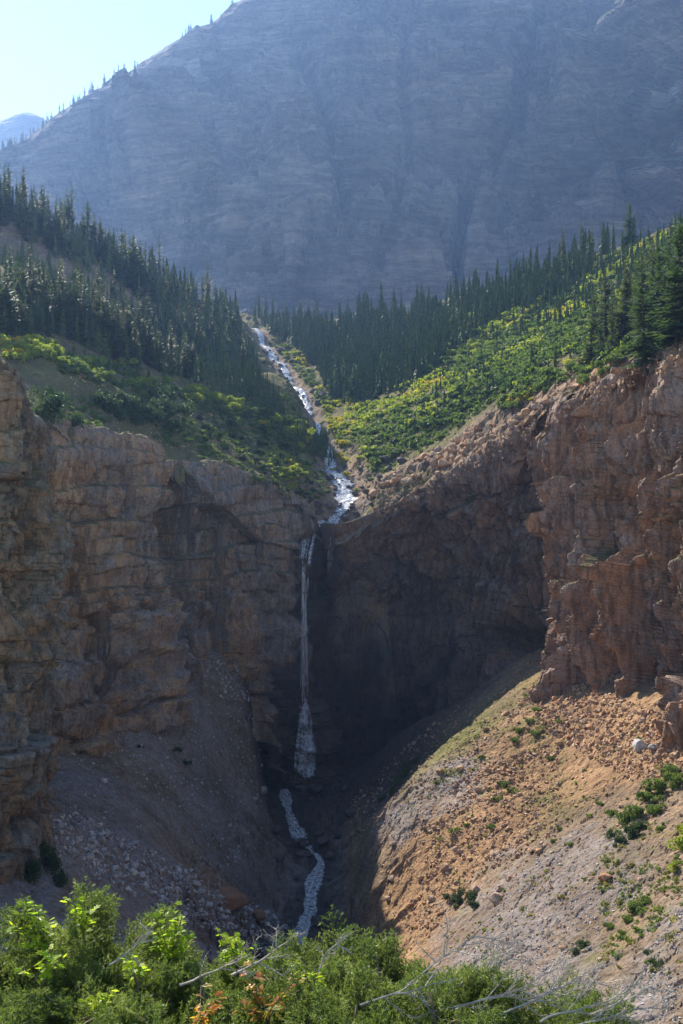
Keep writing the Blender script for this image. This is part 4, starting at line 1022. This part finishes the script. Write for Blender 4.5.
# rock apron under the fall, with the spreading cascade
def apron():
    cx, cy, cz = P(304, 700, yf + 2); bx, by, bz = P(306, 778, yf - 2)
    n = 70; V = []
    for i in range(n):
        u = i / (n - 1); z = cz + (bz - 2 - cz) * u
        for j in range(n):
            th = math.pi * (j / (n - 1) * 1.2 - .1); R_ = 1.2 + 4.4 * u ** .8
            V.append((cx + (bx - cx) * u - math.cos(th) * R_ * 1.15, cy + 3.5 - math.sin(th) * R_ * .9, z))
    G = np.array(V).reshape(n, n, 3); N = grid_normals(G); p = G.reshape(-1, 3)
    d = rock_disp(p, .45, .4, 1, 900, (3, 3, 2)).reshape(n, n); G2 = G + N * d[..., None]
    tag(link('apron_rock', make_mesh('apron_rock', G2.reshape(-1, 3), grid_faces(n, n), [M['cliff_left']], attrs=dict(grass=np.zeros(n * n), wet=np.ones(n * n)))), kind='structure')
    b = BVHTree.FromPolygons(G2.reshape(-1, 3).tolist(), grid_faces(n, n).tolist()); r = np.random.default_rng(3)
    Vs, Fs = [], []
    for k in range(360):
        a = r.normal(-.1, .85) + .35 * math.sin(k * 1.7); prev = None; ph = r.random() * 6; a = max(-1.5, min(1.5, a)) * .9; u0 = max(0, r.random() ** .8 * 1.0 - .08 + .12 * abs(a)); u1 = min(1.04 - .1 * abs(a), u0 + r.uniform(.08, .26)); w0_ = r.uniform(.07, .24) * (.45 + .55 * u0)
        if u1 - u0 < .04: continue
        for i in range(26):
            u = u0 + (u1 - u0) * i / 25; x = cx + (bx - cx) * u + a * (.35 + 1.15 * u ** .9) + .2 * math.sin(u * 14 + ph); z = cz + .5 + (bz - 1 - cz) * u
            h = b.ray_cast(Vector((x, 150, z)), Vector((0, 1, 0)))
            if h[0] is None: prev = None; continue
            y = h[0].y - .12 ; rr = w0_ * (1 - abs(2 * i / 25 - 1) ** 2.5) + .01; st = len(Vs)
            for q in range(5): Vs.append((x + rr * math.cos(q * 1.2566), y + rr * .8 * math.sin(q * 1.2566), z))
            if prev is not None:
                for q in range(5): Fs.append((prev + q, prev + (q + 1) % 5, st + (q + 1) % 5, st + q))
            prev = st
    tag(link('cascade', make_mesh('cascade', Vs, Fs, [M['cascade']], smooth=True)), kind='structure')
apron()

# ------------------------------------------------------------------ the bushes on the near bank
def tube(path, r0, r1, seg=5):
    p = np.array(path, float); n = len(p); tg = np.gradient(p, axis=0); tg /= np.linalg.norm(tg, axis=1, keepdims=True) + 1e-9
    up = np.array([0.31, .2, .93]); a = np.cross(tg, up); a /= np.linalg.norm(a, axis=1, keepdims=True) + 1e-9; b = np.cross(tg, a)
    rr = np.linspace(r0, r1, n)[:, None, None]; th = np.arange(seg) * 6.283 / seg
    V = p[:, None] + rr * (a[:, None] * np.cos(th)[None, :, None] + b[:, None] * np.sin(th)[None, :, None])
    i = np.arange(n * seg).reshape(n, seg); j = np.roll(i, -1, 1)
    return V.reshape(-1, 3), np.stack([i[:-1], j[:-1], j[1:], i[1:]], -1).reshape(-1, 4)
def cat_geo(parts):
    Vs, Fs, n = [], [], 0
    for V, Fx in parts: Vs.append(V); Fs.append(Fx + n); n += len(V)
    return np.concatenate(Vs), np.concatenate(Fs)
def sprig_geo(seed, L=.24):
    """a fir twig along +x with side twigs, all set with needles (triangles)"""
    r = np.random.default_rng(seed); V = []
    axes = [(np.zeros(3), np.array([1, 0, .15]), L)]
    for k in range(7):
        s = .15 + .75 * k / 7; side = 1 if k % 2 else -1
        axes.append((np.array([1, 0, .15]) * L * s, np.array([.75, side * .75, r.uniform(-.1, .3)]), L * (.62 - .45 * s)))
    for o, d, l in axes:
        d = d / np.linalg.norm(d); m = int(l / .24 * 46) + 8
        for i in range(m):
            u = r.random() ** .9; base = o + d * l * u
            q = r.normal(size=3); q -= d * q.dot(d) * .2; q /= np.linalg.norm(q) + 1e-9
            dirn = d * .75 + q * .9; dirn[2] += .12; dirn /= np.linalg.norm(dirn); ln = r.uniform(.018, .032)
            w = np.cross(dirn, r.normal(size=3)); w /= np.linalg.norm(w) + 1e-9; w *= .0034
            V += [base - w, base + w, base + dirn * ln]
    V = np.array(V); return V, np.arange(len(V)).reshape(-1, 3)
SPRIG = [sprig_geo(2000 + i) for i in range(6)]
def fir_shrub(seed, rad, hgt, lean=(0, 0), nbr=16, per=20):
    """branches arching out of one root, twigs along them; returns (needles V,F,T), (wood V,F)"""
    r = np.random.default_rng(seed); NV, NF, NTn, W = [], [], [], []; n = 0
    for bnum in range(nbr):
        az = r.random() * 6.283; rr = rad * r.uniform(.45, 1.05); hh = hgt * r.uniform(.45, 1.1) * (1.15 - .5 * rr / rad)
        ex, ey = math.cos(az) * rr + lean[0], math.sin(az) * rr + lean[1]
        t = np.linspace(0, 1, 12)
        path = np.c_[ex * t ** 1.1, ey * t ** 1.1, hh * np.sin(t * 1.75) ** .9 + .03 * np.sin(t * 9 + bnum)]
        W.append(tube(path, .016, .004))
        for k in range(per):
            u = r.uniform(.22, 1.0) ** .8; i = min(10, int(u * 11)); p = path[i] + (path[i + 1] - path[i]) * (u * 11 - i)
            d = path[i + 1] - path[i]; yaw = math.atan2(d[1], d[0]) + r.uniform(-1.2, 1.2); pit = -r.uniform(-.35, 1.0)
            V, Fx = SPRIG[int(r.integers(0, 6))]; s = r.uniform(.65, 1.15)
            A = np.array((Matrix.Rotation(yaw, 3, 'Z') @ Matrix.Rotation(pit, 3, 'Y') @ Matrix.Rotation(r.random() * 6, 3, 'X')))
            NV.append(V @ A.T * s + p); NF.append(Fx + n); n += len(V); NTn.append(np.full(len(V), r.random()))
    return (np.concatenate(NV), np.concatenate(NF), np.concatenate(NTn)), cat_geo(W)
FIR = []
for i, (ra, h, ln) in enumerate([(.62, .75, (.15, 0)), (.7, .55, (.3, .05)), (.5, .85, (-.1, 0)), (.75, .5, (.1, 0))]):
    (V, Fx, T), (Wv, Wf) = fir_shrub(2100 + i, ra, h, ln, 16, 19)
    FIR.append((make_mesh('fir_needles', V, Fx, [M['juniper']], attrs=dict(tone=T)), make_mesh('fir_branches', Wv, Wf, [M['twig']])))
def ground_z(x, y):
    h = down(x, y, bvh_near, 50); return h.z if h else -3
def at_near(px, Y): return (px - CX) / F_PX * Y
def fir_at(px, top, Y, v, lab, s=1.0, z=1.0):
    x = at_near(px, Y); g = ground_z(x, Y); ztop = (CY - top) / F_PX * Y
    base = min(ztop - .55 * s, 9); base = max(base, g)        # heaps of older growth carry the upper shrubs
    o = empty('fir_shrub', (x, Y, ztop - [.86, .66, .98, .6][v] * s * z), R3(0, 6.28), s); o.scale = (s, s, s * z)
    link('foliage', FIR[v][0], o); link('branches', FIR[v][1], o)
    return tag(o, lab, 'fir shrub', 'fir shrubs on the near bank')
fir_at(62, 893, 7.2, 2, 'tallest near fir shrub, between the yellow-green leafy sprays at lower left')
fir_at(112, 902, 7.3, 0, 'near fir shrub right of the tallest one at lower left')
fir_at(20, 958, 6.7, 3, 'near fir shrub in the lower left corner')
fir_at(85, 950, 6.6, 1, 'low fir shrub in front of the tallest near one')
fir_at(150, 977, 6.8, 1, 'near fir shrub below the round leafy spray')
fir_at(212, 957, 7.2, 0, 'near fir shrub between the two leafy sprays left of centre')
fir_at(255, 952, 7.0, 1, 'near fir shrub behind the orange-leaved plant')
fir_at(312, 937, 7.3, 2, 'near fir shrub with upright twigs at the bottom centre')
fir_at(350, 940, 7.4, 0, 'upright fir shrub just right of the bottom centre')
fir_at(385, 960, 7.1, 1, 'near fir shrub left of the silver dead branches')
fir_at(300, 980, 6.5, 3, 'low fir shrub at the bottom edge beside the orange leaves')
fir_at(430, 987, 6.9, 3, 'low fir shrub under the first silver dead branch')
fir_at(480, 984, 7.2, 1, 'fir shrub beneath the middle of the silver branches')
fir_at(530, 980, 7.1, 3, 'fir shrub under the right hand silver branches')
fir_at(585, 1000, 6.9, 1, 'outermost fir shrub at the right end of the bank growth')
fir_at(400, 985, 6.4, 1, 'low fir shrub at the bottom edge left of the silver branches')
fir_at(120, 985, 6.3, 3, 'low fir shrub at the bottom edge, left')
fir_at(215, 985, 6.3, 1, 'low fir shrub at the bottom edge under the orange leaves')
fir_at(500, 992, 6.4, 3, 'low fir shrub at the bottom edge right of centre')
fir_at(35, 990, 6.2, 1, 'low fir shrub filling the bottom left corner')
fir_at(350, 990, 6.2, 3, 'low fir shrub at the very bottom centre')
fir_at(450, 1000, 6.1, 1, 'lowest fir shrub under the silver branches')
fir_at(570, 1010, 6.3, 3, 'low fir shrub at the bottom edge on the right')

def leaf_shape(s):
    a = [(0, 0), (.25, -.12), (.5, -.32), (.46, -.12), (.85, -.20), (.72, -.04), (1, 0), (.72, .04), (.85, .20), (.46, .12), (.5, .32), (.25, .12)]
    return np.array([(x * s, y * s * 1.25, .06 * s * math.sin(x * 3)) for x, y in a])
def leafy(seed, rad, hgt, n, size=.06):
    r = np.random.default_rng(seed); LV, LF, LT, W = [], [], [], []; m = 0
    stems = []
    for k in range(max(4, n // 14)):
        az = r.random() * 6.283; e = rad * r.uniform(.2, 1); t = np.linspace(0, 1, 7); hh = hgt * r.uniform(.6, 1.05)
        path = np.c_[math.cos(az) * e * t ** 1.5, math.sin(az) * e * t ** 1.5, hh * t - .1 * e * t ** 3]; stems.append(path); W.append(tube(path, .006, .002, 4))
    for i in range(n):
        path = stems[int(r.integers(0, len(stems)))]; u = r.uniform(.4, 1) * 5.99; j = int(u); p = path[j] + (path[j + 1] - path[j]) * (u - j)
        s = size * r.uniform(.55, 1.2); V = leaf_shape(s)
        A = np.array(Matrix.Rotation(r.random() * 6.28, 3, 'Z') @ Matrix.Rotation(r.uniform(-.3, .9), 3, 'Y') @ Matrix.Rotation(r.uniform(-.7, .7), 3, 'X'))
        V = V @ A.T + p + r.normal(0, .018, 3)
        LV.append(V); tn = r.random()
        f = [(0, a, a + 1) for a in range(1, 11)]; LF.append(np.array(f) + m); m += len(V); LT.append(np.full(len(V), tn))
    return (np.concatenate(LV), np.concatenate(LF), np.concatenate(LT)), cat_geo(W)
def leafy_at(px, top, Y, rad, hgt, n_, mat, lab, seed, size=.058, name='leafy_shrub', cat='shrub'):
    (V, Fx, T), (Wv, Wf) = leafy(seed, rad, hgt, int(n_ * 1.7), size)
    o = empty(name, (at_near(px, Y), Y, (CY - top) / F_PX * Y - hgt), 0)
    link('foliage', make_mesh('leafy_foliage', V, Fx, [mat], attrs=dict(tone=T)), o); link('stems', make_mesh('leafy_stems', Wv, Wf, [M['twig']]), o)
    return tag(o, lab, cat)
leafy_at(172, 908, 7.0, .17, .42, 130, M['maple'], 'round lime green leafy spray standing up left of centre on the near bank', 41)
leafy_at(40, 902, 6.9, .22, .38, 70, M['maple'], 'bright yellow-green leafy spray reaching out at the far lower left', 42)
leafy_at(18, 908, 6.9, .10, .20, 22, M['maple'], 'leftmost small leafy sprig against the dark gorge', 47)
leafy_at(84, 893, 7.0, .12, .30, 40, M['maple'], 'yellow leafy sprig on top of the tallest near fir shrub', 43)
leafy_at(42, 948, 6.5, .15, .25, 45, M['maple'], 'low yellow-green leafy tuft at lower left', 44)
leafy_at(238, 930, 7.0, .16, .30, 70, M['maple'], 'yellow-green leafy spray with a pale tip left of the bottom centre', 45)
leafy_at(105, 978, 6.3, .12, .22, 32, M['maple'], 'small lime leafy tuft near the bottom edge on the left', 46)
leafy_at(138, 955, 6.5, .12, .22, 26, M['maple'], 'small leafy tuft beneath the round leafy spray', 48)
leafy_at(268, 975, 6.3, .28, .28, 42, M['maple_red'], 'orange and red leaved plant at the bottom, left of centre', 49, .065)
leafy_at(200, 990, 6.1, .22, .22, 24, M['maple_red'], 'orange leaved plant at the bottom edge', 50, .065)
leafy_at(312, 960, 6.6, .1, .2, 16, M['maple'], 'single yellow-green sprig at bottom centre', 51)
# silver dead branches sweeping up to the right
def dead_branch(px, py, Y, ang, L, seed, lab):
    r = np.random.default_rng(seed); parts = []
    def grow(p, d, l, rad, depth):
        n = 9; pts = [p]; q = np.array(p, float); dd = np.array(d, float)
        for i in range(n):
            dd = dd + r.normal(0, .10, 3) + np.array([0, 0, .02 if depth else .0]); dd /= np.linalg.norm(dd); q = q + dd * l / n; pts.append(q.copy())
            if depth < 3 and i > 1 and r.random() < (.95 if depth < 2 else .5):
                sd = dd + r.normal(0, .55, 3) * (1, .6, 1); sd[2] -= .05; grow(q, sd / np.linalg.norm(sd), l * r.uniform(.22, .5), rad * .5, depth + 1)
        parts.append(tube(pts, rad, rad * .25, 5))
    grow(np.zeros(3), np.array([math.cos(ang), -.05, math.sin(ang)]), L, .0085, 0)
    V, Fx = cat_geo(parts)
    o = link('dead_branch', make_mesh('dead_branch', V, Fx, [M['silver']]), None, (at_near(px, Y), Y, (CY - py) / F_PX * Y))
    return tag(o, lab, 'dead branch')

for k, (px, py, Y, an, L, lab) in enumerate([
 (392, 1000, 6.7, .62, .62, 'first silver dead branch sweeping up to the right from the bottom centre'),
 (415, 1018, 6.5, .50, .80, 'long silver dead branch crossing the middle of the bank growth'),
 (455, 1010, 6.6, .55, .62, 'forked silver dead branch right of the long one'),
 (500, 1015, 6.5, .50, .60, 'silver dead branch rising towards the grey scree'),
 (560, 1030, 6.4, .45, .5, 'silver dead branch at the right end of the bank growth'),
 (520, 1000, 6.7, .22, .55, 'low flat silver dead branch on the right'),
 (232, 975, 6.7, .40, .45, 'short silver dead branch behind the orange leaves'),
 (110, 965, 6.7, .55, .30, 'short silver dead branch among the lower left firs'),
 (318, 975, 6.7, 1.1, .26, 'thin upright silver twig at the bottom centre'),
 (360, 1005, 6.4, .35, .45, 'low silver branch at the bottom edge right of centre'),
 (430, 1000, 6.8, .35, .55, 'flat silver branch behind the long one'),
 (470, 985, 6.9, .65, .40, 'slim silver branch tip against the scree'),
 (540, 1022, 6.3, .60, .5, 'silver branch rising from the bottom edge near the right end'),
 (180, 985, 6.4, .30, .4, 'low silver branch at the bottom edge left of centre'),
 (590, 1015, 6.6, .25, .4, 'thin silver twig reaching out over the gully')]):
    dead_branch(px, py, Y, an, L, 20 + k, lab)

# tell the members of small groups apart by their order from the left
ORD = ['leftmost', 'second from left', 'third from left', 'fourth from left', 'fifth from left', 'sixth from left', 'seventh from left', 'eighth from left', 'ninth from left']
byl = {}
for o in bpy.data.objects:
    if o.parent is None and o.get('label') and o.get('category'): byl.setdefault(o['label'], []).append(o)
for lab, os_ in byl.items():
    if 1 < len(os_) <= 9:
        os_.sort(key=lambda o: o.location.x / o.location.y)
        for k, o in enumerate(os_):
            w = ORD[k] if len(os_) > 2 else ('left one' if k == 0 else 'right one')
            if k == len(os_) - 1 and k > 1: w = 'rightmost'
            if len(lab.split()) + len(w.split()) <= 16: o['label'] = lab + ', ' + w
# ------------------------------------------------------------------ air, light, camera
def haze_box():
    x0, x1, y0, y1, z0, z1 = -2100, 2100, -40, 3000, -75, 1000
    V = [(x0,y0,z0),(x1,y0,z0),(x1,y1,z0),(x0,y1,z0),(x0,y0,z1),(x1,y0,z1),(x1,y1,z1),(x0,y1,z1)]
    Fh = [(0,3,2,1),(4,5,6,7),(0,1,5,4),(1,2,6,5),(2,3,7,6),(3,0,4,7)]
    t = NT('blue_air'); v = t.n('ShaderNodeVolumePrincipled', {'Color': (.30, .52, 1.0, 1), 'Density': HAZE, 'Anisotropy': .45})
    t.t.links.new(v.outputs[0], t.out.inputs['Volume'])
    return tag(link('haze', make_mesh('haze_air', V, Fh, [t.m])), kind='stuff')
HAZE, EXPO = .00013, 1.25
haze_box()

sc = bpy.context.scene
w = bpy.data.worlds.new('World'); sc.world = w; w.use_nodes = True
nt = w.node_tree; nt.nodes.clear()
sk = nt.nodes.new('ShaderNodeTexSky'); sk.sky_type = 'NISHITA'; sk.sun_disc = False
sk.sun_elevation = SUN_EL; sk.sun_rotation = SUN_AZ; sk.altitude = 1800; sk.air_density = 1.0; sk.dust_density = .1; sk.ozone_density = 1.5
bg = nt.nodes.new('ShaderNodeBackground'); bg.inputs['Strength'].default_value = .125
wo = nt.nodes.new('ShaderNodeOutputWorld'); nt.links.new(sk.outputs[0], bg.inputs[0]); nt.links.new(bg.outputs[0], wo.inputs[0])
sd = bpy.data.lights.new('sun', 'SUN'); sd.energy = 5.0; sd.angle = math.radians(.5); sd.color = (1, .94, .84)
so = bpy.data.objects.new('sun', sd); C.objects.link(so)
dv = Vector((math.sin(SUN_AZ) * math.cos(SUN_EL), math.cos(SUN_AZ) * math.cos(SUN_EL), math.sin(SUN_EL)))
so.rotation_euler = dv.to_track_quat('Z', 'Y').to_euler(); so.location = (0, 0, 50)

cam = bpy.data.cameras.new('camera'); co = bpy.data.objects.new('camera', cam); C.objects.link(co)
cam.sensor_fit = 'VERTICAL'; cam.sensor_height = 24; cam.lens = 24 * F_PX / 1024; cam.clip_end = 12000; cam.clip_start = .1
co.rotation_euler = (math.radians(90), 0, 0); sc.camera = co
vs = sc.view_settings; vs.view_transform = 'Standard'; vs.look = 'None'; vs.exposure = EXPO; vs.gamma = 1
vs.use_white_balance = True; vs.white_balance_temperature = 6800
sc.cycles.max_bounces = 5; sc.cycles.diffuse_bounces = 3; sc.cycles.transparent_max_bounces = 16; sc.cycles.transmission_bounces = 3; sc.cycles.volume_bounces = 0
sc.cycles.use_denoising = True
try: sc.cycles.denoiser = 'OPENIMAGEDENOISE'; sc.cycles.denoising_input_passes = 'RGB_ALBEDO_NORMAL'
except Exception: pass
sc.cycles.sample_clamp_indirect = 6
